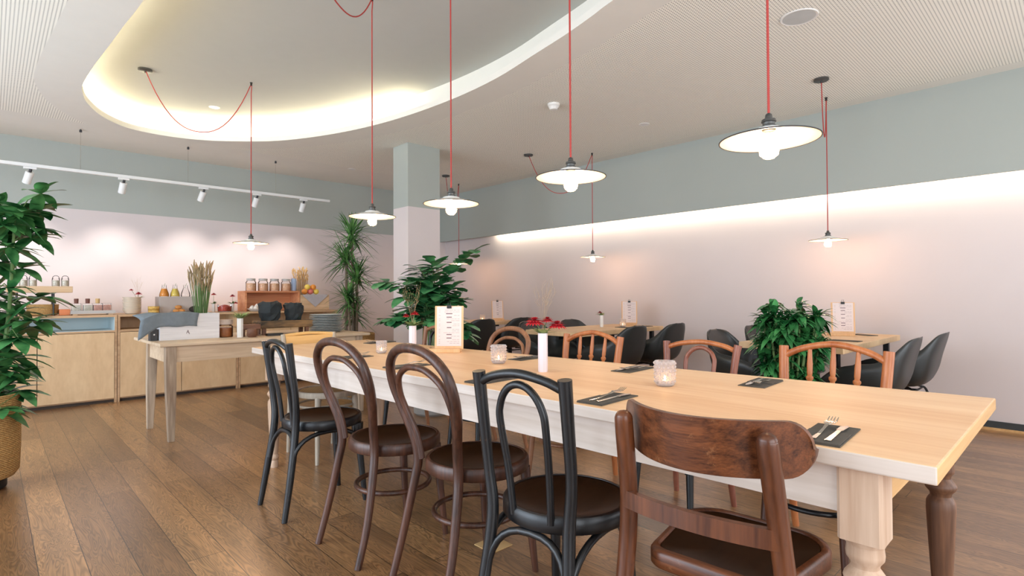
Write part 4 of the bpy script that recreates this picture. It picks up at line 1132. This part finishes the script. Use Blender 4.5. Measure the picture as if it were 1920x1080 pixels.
def dracaena():
    rnd = random.Random(21)
    t = potted('spiky_dracaena', 'tall spiky dracaena in a low woven basket between buffet and column', (3.25, 6.29, 0))
    MB().lathe([(.22, 0), (.25, .03), (.275, .30), (.275, .645), (.262, .65), (.255, .60)], (0, 0, 0), 40, True, False).build('basket', M['basket'], t)
    MB().lathe([(.256, .55), (.256, .575), (.01, .58)], (0, 0, 0), 24).build('soil', M['soil'], t)
    st = MB(); lv = MB()
    sh = lambda q: (1-q)**.55*min(1, .5+q*3)
    heads = [((.02, .0), (.0, .0), 1.84, 1.0), ((-.06, .03), (-.05, .04), 1.56, 1.0), ((.05, -.03), (.05, -.04), 1.34, .85), ((-.04, -.05), (-.08, -.06), 1.06, .8), ((.06, .05), (.08, .06), .90, .75)]
    for (p0, p1, h, s) in heads:
        st.tube(spline([(p0[0], p0[1], .57), ((p0[0]+p1[0])/2, (p0[1]+p1[1])/2, (.57+h)/2), (p1[0], p1[1], h)], 6), .017, 8)
        for k in range(110):
            a = rnd.uniform(0, 2*PI); el = rnd.uniform(-.45, 1.15)
            d = Vector((math.cos(a)*math.cos(el), math.sin(a)*math.cos(el), math.sin(el)))
            zz = h+rnd.uniform(-.10, .08)
            leaf(lv, (p1[0], p1[1], zz), d, rnd.uniform(.28, .46)*s, .0125, rnd.uniform(.02, .40)*max(0.2, math.cos(el)), 6, .2, sh)
    st.build('stem', M['bark'], t); lv.build('foliage', M['lf2'], t, angle=70)
dracaena()
def fishtail():
    rnd = random.Random(31)
    t = potted('fishtail_plant', 'broad dark green fishtail plant standing behind the menu board near the column', (3.02, 4.27, 0))
    MB().lathe([(.15, 0), (.17, .02), (.19, .38), (.18, .385), (.172, .34)], (0, 0, 0), 36, True, False).build('planter', M['potgrey'], t)
    MB().lathe([(.174, .32), (.174, .335), (.01, .34)], (0, 0, 0), 24).build('soil', M['soil'], t)
    st = MB(); lv = MB()
    saw = [.05, .45, .72, .66, 1.0, .9, .8, .15]
    def sh(q):
        f = q*(len(saw)-1); i = min(len(saw)-2, int(f)); return saw[i]+(saw[i+1]-saw[i])*(f-i)
    sh2 = lambda q: math.sin(PI*min(1, .03+q**.75*.97))**.7
    right = Vector((.7247, -.689, 0))
    def frond(base, d, L, n, lw):
        pts = []
        for i in range(9):
            q = i/8
            pts.append(Vector(base)+d*(L*q)+Vector((0, 0, -.28*L*q*q)))
        st.tube(pts, lin([.006, .0022], 8), 6)
        for i in range(2, 9):
            for s in (1, -1):
                side = d.cross(Vector((0, 0, 1))).normalized()*s
                dd = (side*.8+d*.55+Vector((0, 0, rnd.uniform(-.45, .2)))).normalized()
                leaf(lv, pts[i], dd, lw*rnd.uniform(.75, 1.15), lw*rnd.uniform(.28, .42), rnd.uniform(.1, .45), 7, .1, sh if rnd.random() < .7 else sh2)
        leaf(lv, pts[-1], (pts[-1]-pts[-2]).normalized(), lw*1.1, lw*.33, .2, 7, .1, sh)
    for k in range(38):
        a = rnd.uniform(0, 2*PI); el = rnd.uniform(-.1, 1.15)
        d = Vector((math.cos(a)*math.cos(el), math.sin(a)*math.cos(el), math.sin(el)))
        h = rnd.uniform(.72, 1.22)
        frond((rnd.uniform(-.05, .05), rnd.uniform(-.05, .05), h), d, rnd.uniform(.24, .40), 6, rnd.uniform(.15, .21))
    for k in range(7):
        p = (rnd.uniform(-.06, .06), rnd.uniform(-.06, .06))
        st.tube([(p[0]*.6, p[1]*.6, .33), (p[0]*1.4, p[1]*1.4, .7), (p[0], p[1], 1.15)], .007, 7)
    # the tall frond that leans over to the right
    frond((.03, -.03, 1.12), (right*.55+Vector((0, 0, .95))).normalized(), .66, 8, .20)
    frond((.0, .0, 1.02), (right*-.85+Vector((0, 0, .75))).normalized(), .56, 8, .18)
    st.build('stem', M['greenstem'], t); lv.build('foliage', M['lf3'], t, angle=70)
fishtail()
def bush():
    rnd = random.Random(41)
    t = potted('leafy_bush', 'compact round bush of broad glossy dark leaves in front of a wall table', (3.66, 1.31, 0))
    MB().lathe([(.14, 0), (.16, .02), (.175, .36), (.165, .365), (.16, .33)], (0, 0, 0), 36, True, False).build('planter', M['potgrey'], t)
    MB().lathe([(.162, .31), (.162, .325), (.01, .33)], (0, 0, 0), 24).build('soil', M['soil'], t)
    st = MB(); lv = MB()
    sh = lambda q: math.sin(PI*min(1, .10+q*.90))**.8
    heads = []
    for k in range(72):
        z = rnd.uniform(.50, 1.055)
        rmax = .178*math.sqrt(max(.15, 1-((z-.87)/.37)**2))
        a = 2.399*k; r_ = rmax*math.sqrt(rnd.uniform(.25, 1))
        heads.append((r_*math.cos(a), r_*math.sin(a), z))
    for (x, y, z) in heads:
        st.tube(spline([(x*.2, y*.2, .32), (x*.7, y*.7, (z+.32)/2), (x, y, z)], 4), .007, 6)
        for k in range(22):
            a = rnd.uniform(0, 2*PI); el = rnd.uniform(-.3, 1.25)
            d = Vector((math.cos(a)*math.cos(el)+x*1.2, math.sin(a)*math.cos(el)+y*1.2, math.sin(el))).normalized()
            leaf(lv, (x, y, z-.03+rnd.uniform(-.03, .03)), d, rnd.uniform(.09, .13), .0185, rnd.uniform(.2, .8), 5, .25, sh)
    st.build('stem', M['greenstem'], t); lv.build('foliage', M['lf4'], t, angle=70)
bush()

# ------------------------------------------------------------------ buffet cabinets
def cabinet(x0, x1, gaps, label, niche_mat):
    y0, y1 = 7.10, 7.86
    t = thing('buffet_cabinet', label, 'cabinet', ((x0+x1)/2, (y0+y1)/2, 0), 0, 'plywood cabinets under the buffet')
    ox, oy = (x0+x1)/2, (y0+y1)/2
    def bx(b, a0, a1, b0, b1, c0, c1): return b.box(a0-ox, a1-ox, b0-oy, b1-oy, c0, c1)
    b = MB()
    bx(b, x0, x0+.02, y0, y1, .0, .92); bx(b, x1-.02, x1, y0, y1, .0, .92)
    bx(b, x0+.02, x1-.02, y0, y1, .897, .92); bx(b, x0+.02, x1-.02, y0, y1, .738, .756); bx(b, x0+.02, x1-.02, y0+.02, y1, .03, .05)
    bx(b, x0+.02, x1-.02, y1-.02, y1, .05, .738)
    b.build('body', M['plyedge'], t, smooth=False)
    b = MB(); bx(b, x0+.02, x1-.02, y0+.42, y0+.44, .756, .897); bx(b, x0+.02, x0+.024, y0+.01, y0+.42, .756, .897); bx(b, x1-.024, x1-.02, y0+.01, y0+.42, .756, .897); bx(b, x0+.024, x1-.024, y0+.01, y0+.42, .756, .760)
    b.build('niche_lining', niche_mat, t, smooth=False)
    b = MB(); bx(b, x0+.02, x1-.02, y0+.03, y0+.05, .0, .03); b.build('plinth', M['dark_gap'], t, smooth=False)
    xs = [x0+.02]+list(gaps)+[x1-.02]
    for a, c in zip(xs[:-1], xs[1:]):
        b = MB(); bx(b, a+.003, c-.003, y0, y0+.019, .045, .733); b.build('door', M['ply'], t, smooth=False, bevel=.001)
    return t
cabinet(-.32, .985, [.345], 'plywood buffet cabinet with blue-grey open niche, leftmost of the three', M['niche'])
cabinet(.99, 2.185, [1.585], 'plywood buffet cabinet behind the old side table, middle of the three', M['ply'])
cabinet(2.19, 3.46, [2.82], 'plywood buffet cabinet nearest the tall spiky dracaena', M['ply'])

CT = .92  # counter top height
def jar(x, y, z, r, h, fill, lid, label, group, lidh=.02, cat='jar', name='glass_jar', body='jarglass', lidr=.8):
    t = thing(name, label, cat, (x, y, z), 0, group)
    MB().lathe([(r*.94, 0), (r, .006), (r, h*.82), (r*.78, h*.95), (r*.78, h)], (0, 0, 0), 18, True, False).build('glass', M[body], t)
    if fill: MB().lathe([(r*.86, .004), (r*.9, h*.1), (r*.9, h*.72), (.002, h*.74)], (0, 0, 0), 16).build('contents', M[fill], t)
    if lid: MB().lathe([(r*lidr, h-.004), (r*lidr, h+lidh), (r*lidr*.9, h+lidh+.004)], (0, 0, 0), 16).build('lid', M[lid], t)
    return t
YC = 7.36
# wooden serving shelf with clip-top jars
t = thing('serving_shelf', 'orange-brown wooden riser shelf with black posts at the left of the buffet', 'shelf', (.38, 7.40, CT))
MB().box(-.26, .25, -.13, .13, .235, .30).build('board', M['lightcrate'], t, smooth=False, bevel=.004)
for x in (-.18, .10):
    for y in (-.09, .09): MB().tube([(x, y, 0), (x, y, .235)], .008, 8).build('post', M['blackmetal'], t)
for k, (x, lb) in enumerate(((.25, 'small clip-top glass jar at the left on the wooden riser shelf'), (.32, 'small clip-top glass jar second along the wooden riser shelf'), (.50, 'small clip-top glass jar left of the black post head'), (.575, 'small clip-top glass jar at the right end of the riser shelf'))):
    j = jar(x, 7.36, CT+.30, .032, .085, 'seeds', None, lb, 'clip-top jars on the riser shelf')
    MB().tube(arch((-.03, 0, .055), (.03, 0, .055), .055, (0, 0, 0)), .0025, 6).build('wire_clip', M['blackmetal'], j)
o = MB().lathe([(.075, 0), (.095, .01), (.10, .115), (.093, .115), (.085, .02)], (0, 0, 0), 20, True, True, 1.3).build('bread_basket', M['basket']); o.location = (.40, 7.40, CT)
tag(o, 'round woven basket under the wooden riser shelf', 'basket')
o = MB().box(-.045, .045, -.05, .05, 0, .062).build('terracotta_box', M['orangebox'], smooth=False, bevel=.006); o.location = (.57, 7.36, CT)
tag(o, 'small terracotta orange box between riser shelf and jar tray', 'box')
t = thing('jar_tray', 'grey tray carrying four square glass jars on the buffet', 'tray', (.80, 7.34, CT))
MB().box(-.19, .19, -.09, .09, .012, .022).build('plate', M['tray'], t, smooth=False)
MB().box(-.19, .19, -.092, -.086, .012, .046).box(-.19, .19, .086, .092, .012, .046).build('edge', M['tray'], t, smooth=False)
for s in (-.15, .15): MB().box(s-.02, s+.02, -.08, .08, 0, .012).build('foot', M['lightcrate'], t, smooth=False)
for x, f, l, lb in ((.665, 'seeds', 'cork', 'square seed jar with dark stopper at the left of the tray'), (.76, 'seeds', 'cork', 'square seed jar with dark stopper second on the tray'), (.845, 'berries', 'corklight', 'square jar of reddish muesli with light stopper on the tray'), (.922, 'berries', None, 'square jar of reddish muesli without stopper at the tray end')):
    j = thing('square_jar', lb, 'jar', (x, 7.34, CT+.022), 0, 'square jars on the tray')
    MB().box(-.042, .042, -.042, .042, 0, .10).build('glass', M['jarglass'], j, smooth=False, bevel=.006)
    MB().box(-.036, .036, -.036, .036, .004, .082).build('contents', M[f], j, smooth=False, bevel=.004)
    if l: MB().lathe([(.018, .10), (.02, .145), (.018, .15)], (0, 0, 0), 14).build('stopper', M[l], j)
for k in range(6):
    o = MB().lathe([(.05, 0), (.062, .004), (.090, .05), (.086, .052), (.058, .012)], (0, 0, 0), 28, True, True).build('stoneware_bowl', M['bowlcer'])
    o.location = (1.15, 7.33, CT+.027*k)
    tag(o, ('lowest' if k == 0 else 'topmost' if k == 5 else ['', 'second', 'third', 'fourth', 'fifth'][k])+' cream bowl counted upward in the bowl stack' if k not in (0, 5) else ('lowest cream bowl of the stack on the buffet' if k == 0 else 'topmost cream bowl of the stack on the buffet'), 'bowl', 'stacked cream bowls')
vase_flowers(1.24, 7.52, CT, .17, .03, 'glass vase of red blooms standing behind the bowl stack', 6, [(.0, -.02, .06, .04), (-.07, -.02, .10, .025)], glabel='buffet flower vases')
t = thing('straw_bowl', 'small yellow straw bowl right of the bowl stack', 'bowl', (1.35, 7.30, CT))
MB().lathe([(.042, 0), (.052, .004), (.056, .08), (.05, .08), (.048, .05), (.002, .05)], (0, 0, 0), 20).build('bowl', M['straw'], t)
t = thing('drinks_box', 'shallow grey enamel box lifting the juice carafes', 'box', (1.605, 7.46, CT))
MB().box(-.19, .19, -.12, .12, 0, .19).build('body', M['greybox'], t, smooth=False, bevel=.004)
for x, f, lb in ((1.48, 'juice1', 'glass carafe of orange juice on the grey box'), (1.59, 'juice2', 'glass carafe of yellow juice with herbs on the grey box'), (1.70, None, 'glass carafe of clear water on the grey box')):
    t = thing('carafe', lb, 'carafe', (x, 7.44, CT+.19), 0, 'carafes on the grey box')
    MB().lathe([(.046, 0), (.05, .01), (.046, .04), (.024, .10), (.022, .13), (.027, .14)], (0, 0, 0), 20, True, False).build('glass', M['jarglass'], t)
    if f: MB().lathe([(.042, .004), (.046, .012), (.042, .04), (.024, .092), (.002, .093)], (0, 0, 0), 18).build('juice', M[f], t)
    MB().tube([(-.006, 0, .10), (.01, 0, .155)], .002, 6).build('stirrer', M['greenstem'], t)
rnd = random.Random(7)
for k in range(3):
    o = MB().ball((0, 0, .024), .032, 14, .75).build('bread_roll', M['pastry']); o.location = (1.572+.05*(k % 2)-.0*k, 7.28+.03*(k == 2), CT+(.042 if k == 2 else 0)); o.scale = (1.2, .9, 1)
    if k == 2: o.location.x = 1.598
    tag(o, ['golden bread roll at the left of the small heap', 'golden bread roll at the right of the small heap', 'golden bread roll on top of the small heap'][k], 'bread roll', 'bread rolls before the grey box')
o = MB().ball((0, 0, .04), .065, 18, .62).build('rye_loaf', M['bread']); o.location = (1.755, 7.24, CT); tag(o, 'dark rye loaf just behind the white crate', 'loaf')
vase_flowers(2.00, 7.42, CT, .10, .02, 'bud vase with one red bloom behind the wheat bundle', 8, [(0, 0, .12, .035)], sprays=False, mv='whitecer', glabel='buffet flower vases')
vase_flowers(2.21, 7.40, CT, .10, .02, 'bud vase with one red bloom left of the reddish crate', 9, [(0, 0, .10, .038), (.03, -.03, .01, .03)], sprays=False, mv='whitecer', glabel='buffet flower vases')
t = thing('fruit_salad_bowl', 'glass bowl of red fruit salad between the two bud vases', 'bowl', (2.09, 7.30, CT))
MB().lathe([(.05, 0), (.075, .006), (.08, .09)], (0, 0, 0), 24, True, False).build('glass', M['jarglass'], t)
MB().lathe([(.05, .006), (.072, .012), (.074, .06), (.03, .085), (.002, .088)], (0, 0, 0), 20).build('fruit', M['ham'], t)
t = thing('display_crate', 'reddish wooden box carrying four lidded cereal jars', 'crate', (2.68, 7.46, CT))
b = MB(); b.box(-.35, .35, -.14, .14, .235, .258); b.box(-.35, -.325, -.14, .14, 0, .235); b.box(.325, .35, -.14, .14, 0, .235); b.box(-.325, .325, .115, .14, 0, .235)
b.build('box', M['orangewood'], t, smooth=False, bevel=.002)
for x, lb in ((2.435, 'cereal jar with grey lid, leftmost on the reddish box'), (2.585, 'cereal jar with grey lid, second from left on the reddish box'), (2.73, 'cereal jar with grey lid, third from left on the reddish box'), (2.88, 'cereal jar with grey lid, rightmost of the four on the reddish box')):
    jar(x, 7.42, CT+.258, .062, .135, 'muesli', 'tray', lb, 'cereal jars on the reddish box', lidh=.022, lidr=.86)
o = MB().lathe([(.03, 0), (.034, .004), (.034, .15), (.02, .17)], (0, 0, 0), 16).build('milk_bottle', M['bluejar']); o.location = (2.985, 7.42, CT+.258); tag(o, 'pale blue bottle beside the rightmost cereal jar', 'bottle')
t = thing('meringue_bowl', 'low white bowl of pale meringues before the reddish box', 'bowl', (2.44, 7.22, CT))
MB().lathe([(.07, 0), (.115, .035), (.11, .036), (.06, .012)], (0, 0, 0), 24).build('bowl', M['whitecer'], t)
for k in range(7):
    a = 2*PI*k/6; r_ = .06 if k < 6 else 0
    o = MB().lathe([(.026, 0), (.03, .012), (.018, .03), (.004, .044)], (0, 0, 0), 12).build('meringue', M['dough']); o.location = (2.44+r_*math.cos(a), 7.22+r_*math.sin(a), CT+.03+(.022 if k == 6 else 0))
    tag(o, 'pale meringue in the low white bowl before the reddish box', 'meringue', 'meringues in the white bowl')
t = thing('slanted_crate', 'pale wooden crate with grey cloth draped over at the buffet end', 'crate', (3.235, 7.46, CT))
b = MB(); b.box(-.20, .20, -.15, .15, .0, .02); b.box(-.20, .20, -.15, -.13, .02, .19); b.box(-.20, .20, .13, .15, .02, .19); b.box(-.20, -.18, -.13, .13, .02, .19); b.box(.18, .20, -.13, .13, .02, .19); b.box(-.2, .2, -.15, .15, .19, .205)
b.build('box', M['lightcrate'], t, smooth=False, bevel=.002)
o = MB().add([(-.17, -.155, .208), (.17, -.155, .208), (.17, .12, .208), (-.17, .12, .208), (0, -.157, .04), (-.17, -.157, .19), (.17, -.157, .19)], [(0, 1, 2, 3), (0, 5, 4), (0, 4, 1), (1, 4, 6)]).build('crate_cloth', M['clothlight'], smooth=False, solid=.004)
o.location = (3.235, 7.46, CT); tag(o, 'pale grey cloth with a pointed corner hanging over the pale crate', 'cloth')
fr = [(-.10, 'fruit1', 'orange at the left of the fruit heap'), (-.02, 'fruit2', 'pink apple between orange and lemon in the heap'), (.06, 'fruit3', 'lemon at the right of the fruit heap'), (.02, 'fruit1', 'orange on top of the fruit heap'), (-.06, 'fruit3', 'lemon on top of the fruit heap at left')]
for k, (dx, f, lb) in enumerate(fr):
    o = MB().ball((0, 0, .04), .04, 16, .95).build('fruit', M[f]); o.location = (3.235+dx, 7.42, CT+.210+(.062 if k > 2 else 0)); tag(o, lb, 'fruit', 'fruit on the draped crate')
def dried_bundle(name, label, loc, hs, n, spread, mats, seed, headlen=.14, lean=(0, 0), vase=True):
    rnd = random.Random(seed)
    t = thing(name, label, 'dried bouquet', loc)
    st = MB(); hd = MB()
    for k in range(n):
        a = rnd.uniform(0, 2*PI); q = spread*math.sqrt(rnd.uniform(0, 1)); h = rnd.uniform(*hs)
        tip = Vector((q*math.cos(a)+lean[0], q*math.sin(a)+lean[1], h))
        b0 = Vector((.025*math.cos(a), .025*math.sin(a), 0))
        p = spline([b0, b0.lerp(tip, .5)+Vector((0, 0, .02)), tip], 4)
        st.tube(p, .0022, 5)
        d = (tip-p[-3]).normalized()
        e = spline([tip, tip+d*headlen*.5, tip+d*headlen+Vector((rnd.uniform(-.02, .02), rnd.uniform(-.02, .02), -.01))], 3)
        hd.tube(e, lin([.003, .0085, .002], 3), 6)
    st.build('stems', M[mats[0]], t); hd.build('ears', M[mats[1]], t)
dried_bundle('wheat_bundle', 'tall bundle of dried grass ears standing in the white crate', (1.345, 5.36, .765), (.36, .56), 70, .088, ('greenstem', 'ears'), 12, .12)
dried_bundle('corn_bouquet', 'golden dried stalks behind the fruit at the buffet end', (3.22, 7.745, CT), (.38, .56), 70, .11, ('dried', 'corklight'), 13, .06)

# ------------------------------------------------------------------ old side table
def side_table():
    x0, x1, y0, y1 = .93, 2.68, 4.81, 5.84
    t = thing('side_table', 'old light wooden side table with tapered legs before the buffet', 'table', (1.8, 5.3, 0))
    ox, oy = 1.8, 5.3
    MB().box(x0-ox, x1-ox, y0-oy, y1-oy, .725, .75).build('tabletop', M['oldwood'], t, smooth=False, bevel=.006)
    MB().box(1.02-ox, 2.6-ox, 4.86-oy, 4.885-oy, .60, .725).box(1.02-ox, 2.6-ox, 5.50-oy, 5.525-oy, .60, .725).box(.985-ox, 1.01-ox, 4.87-oy, 5.52-oy, .60, .725).box(2.58-ox, 2.605-ox, 4.87-oy, 5.52-oy, .60, .725).build('apron', M['oldwood'], t, smooth=False)
    for (x, y, fx, fy) in ((1.01, 4.87, 1.012, 4.845), (1.005, 5.50, .985, 5.40+.05), (2.58, 4.88, 2.6, 4.86), (2.58, 5.50, 2.6, 5.52)):
        vs = []
        for (cx, cy, s, z) in ((fx, fy, .021, 0), (fx, fy, .022, .02), ((x+fx)/2, (y+fy)/2, .033, .36), (x, y, .036, .60), (x, y, .036, .725)):
            vs += [(cx-ox-s, cy-oy-s, z), (cx-ox+s, cy-oy-s, z), (cx-ox+s, cy-oy+s, z), (cx-ox-s, cy-oy+s, z)]
        fs = [(3, 2, 1, 0), (16, 17, 18, 19)]
        for k in range(4):
            for j in range(4): fs.append((k*4+j, k*4+(j+1) % 4, (k+1)*4+(j+1) % 4, (k+1)*4+j))
        MB().add(vs, fs).build('leg', M['oldleg'], t, smooth=False, bevel=.003)
side_table()
SZ = .75
t = thing('white_crate', 'white painted wooden crate on the old side table', 'crate', (1.22, 5.34, SZ))
b = MB(); b.box(-.22, .22, -.17, -.155, 0, .215); b.box(-.22, .22, .155, .17, 0, .215); b.box(-.22, -.205, -.155, .155, 0, .215); b.box(.205, .22, -.155, .155, 0, .215); b.box(-.205, .205, -.155, .155, 0, .015)
b.build('boards', M['crate'], t, smooth=False, bevel=.0015)
b = MB()
for p, q in (((-.012, .05), (0, .078)), ((0, .078), (.010, .045)), ((-.004, .064), (.012, .05))):
    b.tube([(p[0]-.02, -.1712, p[1]), (q[0]-.02, -.1712, q[1])], .0018, 5)
b.build('stamp_mark', M['inkdark'], t)
b = MB()
pts = []
for i in range(13):
    u = i/12
    row = []
    for j in range(15):
        v = j/14
        x = -.36+.415*v+.01*math.sin(u*5)
        if u < .5: y = .12-.30*(u/.5)*1.0; z = .221+.004*math.sin(v*9+u*4)
        else: y = -.181-.004*math.sin(v*12); z = .221-.11*((u-.5)/.5)+.003*math.sin(v*17)
        if x < -.235:
            k = min(1.0, (-.235-x)/.125); z -= .10*k**1.1*(.2+.8*u)
        row.append(Vector((x, y, z)))
    pts.append(row)
o = b.grid(pts).build('linen_towel', M['towel'], solid=.004, angle=60); o.location = (1.22, 5.34, SZ)
tag(o, 'grey linen towel draped over the white crate and its left end', 'towel')
t = thing('napkin_dispenser', 'small dark box beside the left end of the white crate', 'box', (.966, 5.24, SZ))
MB().box(-.026, .022, -.04, .04, 0, .095).build('box', M['greyblack'], t, smooth=False, bevel=.002)
MB().lathe([(.006, 0), (.006, .003)], (0, 0, 0), 10, M=Matrix.Translation((0, -.0405, .05)) @ Matrix.Rotation(R(90), 4, 'X')).build('button', M['white'], t)
t = jar(1.505, 5.24, SZ, .062, .115, 'jamjar', 'fleece', 'brown preserve jar with woolly white lid right of the white crate', None, lidh=.035, lidr=1.0)
vase_flowers(1.585, 5.10, SZ, .165, .026, 'square white vase of feathery green sprigs on the side table', 14, [], sprays=False, mv='whitecer', green=3.5, gl=1.7, glabel='buffet flower vases')
t = thing('small_stool', 'little dark wooden trivet stool left of the charred bench', 'trivet', (1.69, 5.20, SZ))
MB().box(-.085, .085, -.06, .06, .06, .105).build('top', M['walnutx'], t, smooth=False, bevel=.006)
for x in (-.06, .06):
    for y in (-.04, .04): MB().box(x-.012, x+.012, y-.012, y+.012, 0, .06).build('leg', M['walnutx'], t, smooth=False)
o = MB().lathe([(.03, 0), (.045, .02), (.042, .07), (.032, .075)], (0, 0, 0), 16).build('wooden_cup', M['walnutx']); o.location = (1.665, 5.04, SZ); tag(o, 'small dark wooden cup next to the square white vase', 'cup')
t = thing('serving_bench', 'charred rustic wooden bench lifting two black cloth bags', 'bench', (2.03, 5.30, SZ))
MB().box(-.25, .25, -.11, .11, .06, .128).build('top', M['charwood'], t, smooth=False, bevel=.012)
for x in (-.20, .20):
    for y in (-.07, .07): MB().box(x-.016, x+.016, y-.016, y+.016, 0, .062).build('leg', M['walnutx'], t, smooth=False)
def bag(x, label, seed, s):
    rnd = random.Random(seed)
    b = MB(); n = 14; P = []
    prof = [(.062, 0), (.072, .03), (.082, .07), (.088, .11), (.084, .145), (.07, .165), (.05, .160), (.02, .15)]
    vs = []
    for (r_, z) in prof:
        for k in range(n):
            a = 2*PI*k/n; rr = r_*s*(1+rnd.uniform(-.14, .14))
            vs.append((rr*math.cos(a)*1.08, rr*math.sin(a)*.8, z*s+(rnd.uniform(-.010, .010) if z > 0 else 0)))
    fs = [tuple(reversed(range(n)))]
    for i in range(len(prof)-1):
        for k in range(n): fs.append((i*n+k, i*n+(k+1) % n, (i+1)*n+(k+1) % n, (i+1)*n+k))
    fs.append(tuple((len(prof)-1)*n+k for k in range(n)))
    o = b.add(vs, fs).build('cloth_bag', M['bag'], smooth=False); o.location = (x, 5.29, SZ+.128)
    tag(o, label, 'bag', 'black bags on the charred bench')
bag(1.905, 'black crumpled cloth bag, larger left one on the charred bench', 3, 1.08)
bag(2.125, 'black crumpled cloth bag, smaller right one on the charred bench', 8, .98)
for k in range(11):
    o = MB().lathe([(.08, 0), (.10, .002), (.155, .013), (.156, .016), (.10, .006), (.002, .005)], (0, 0, 0), 36).build('dinner_plate', M['plate'])
    o.location = (2.42+(.004 if k % 3 == 1 else -.002), 5.22, SZ+.0160*k)
    nth = ['lowest', 'second', 'third', 'fourth', 'fifth', 'sixth', 'seventh', 'eighth', 'ninth', 'tenth', 'topmost'][k]
    tag(o, nth+' grey plate counted upward in the stack on the side table', 'plate', 'stacked grey plates')
o = MB().box(-.07, .07, -.03, .03, 0, .022).build('black_notebook', M['blackmetal'], smooth=False, bevel=.002); o.location = (1.87, 5.08, SZ); tag(o, 'flat black case lying in front of the charred bench', 'case')

o = MB().box(-.06, .06, -.06, .06, 0, .004).build('floor_outlet_cover', M['corklight'], smooth=False, bevel=.001); o.location = (1.62, 1.83, 0); tag(o, 'pale square cover plate on the floor under the long table', 'floor plate')
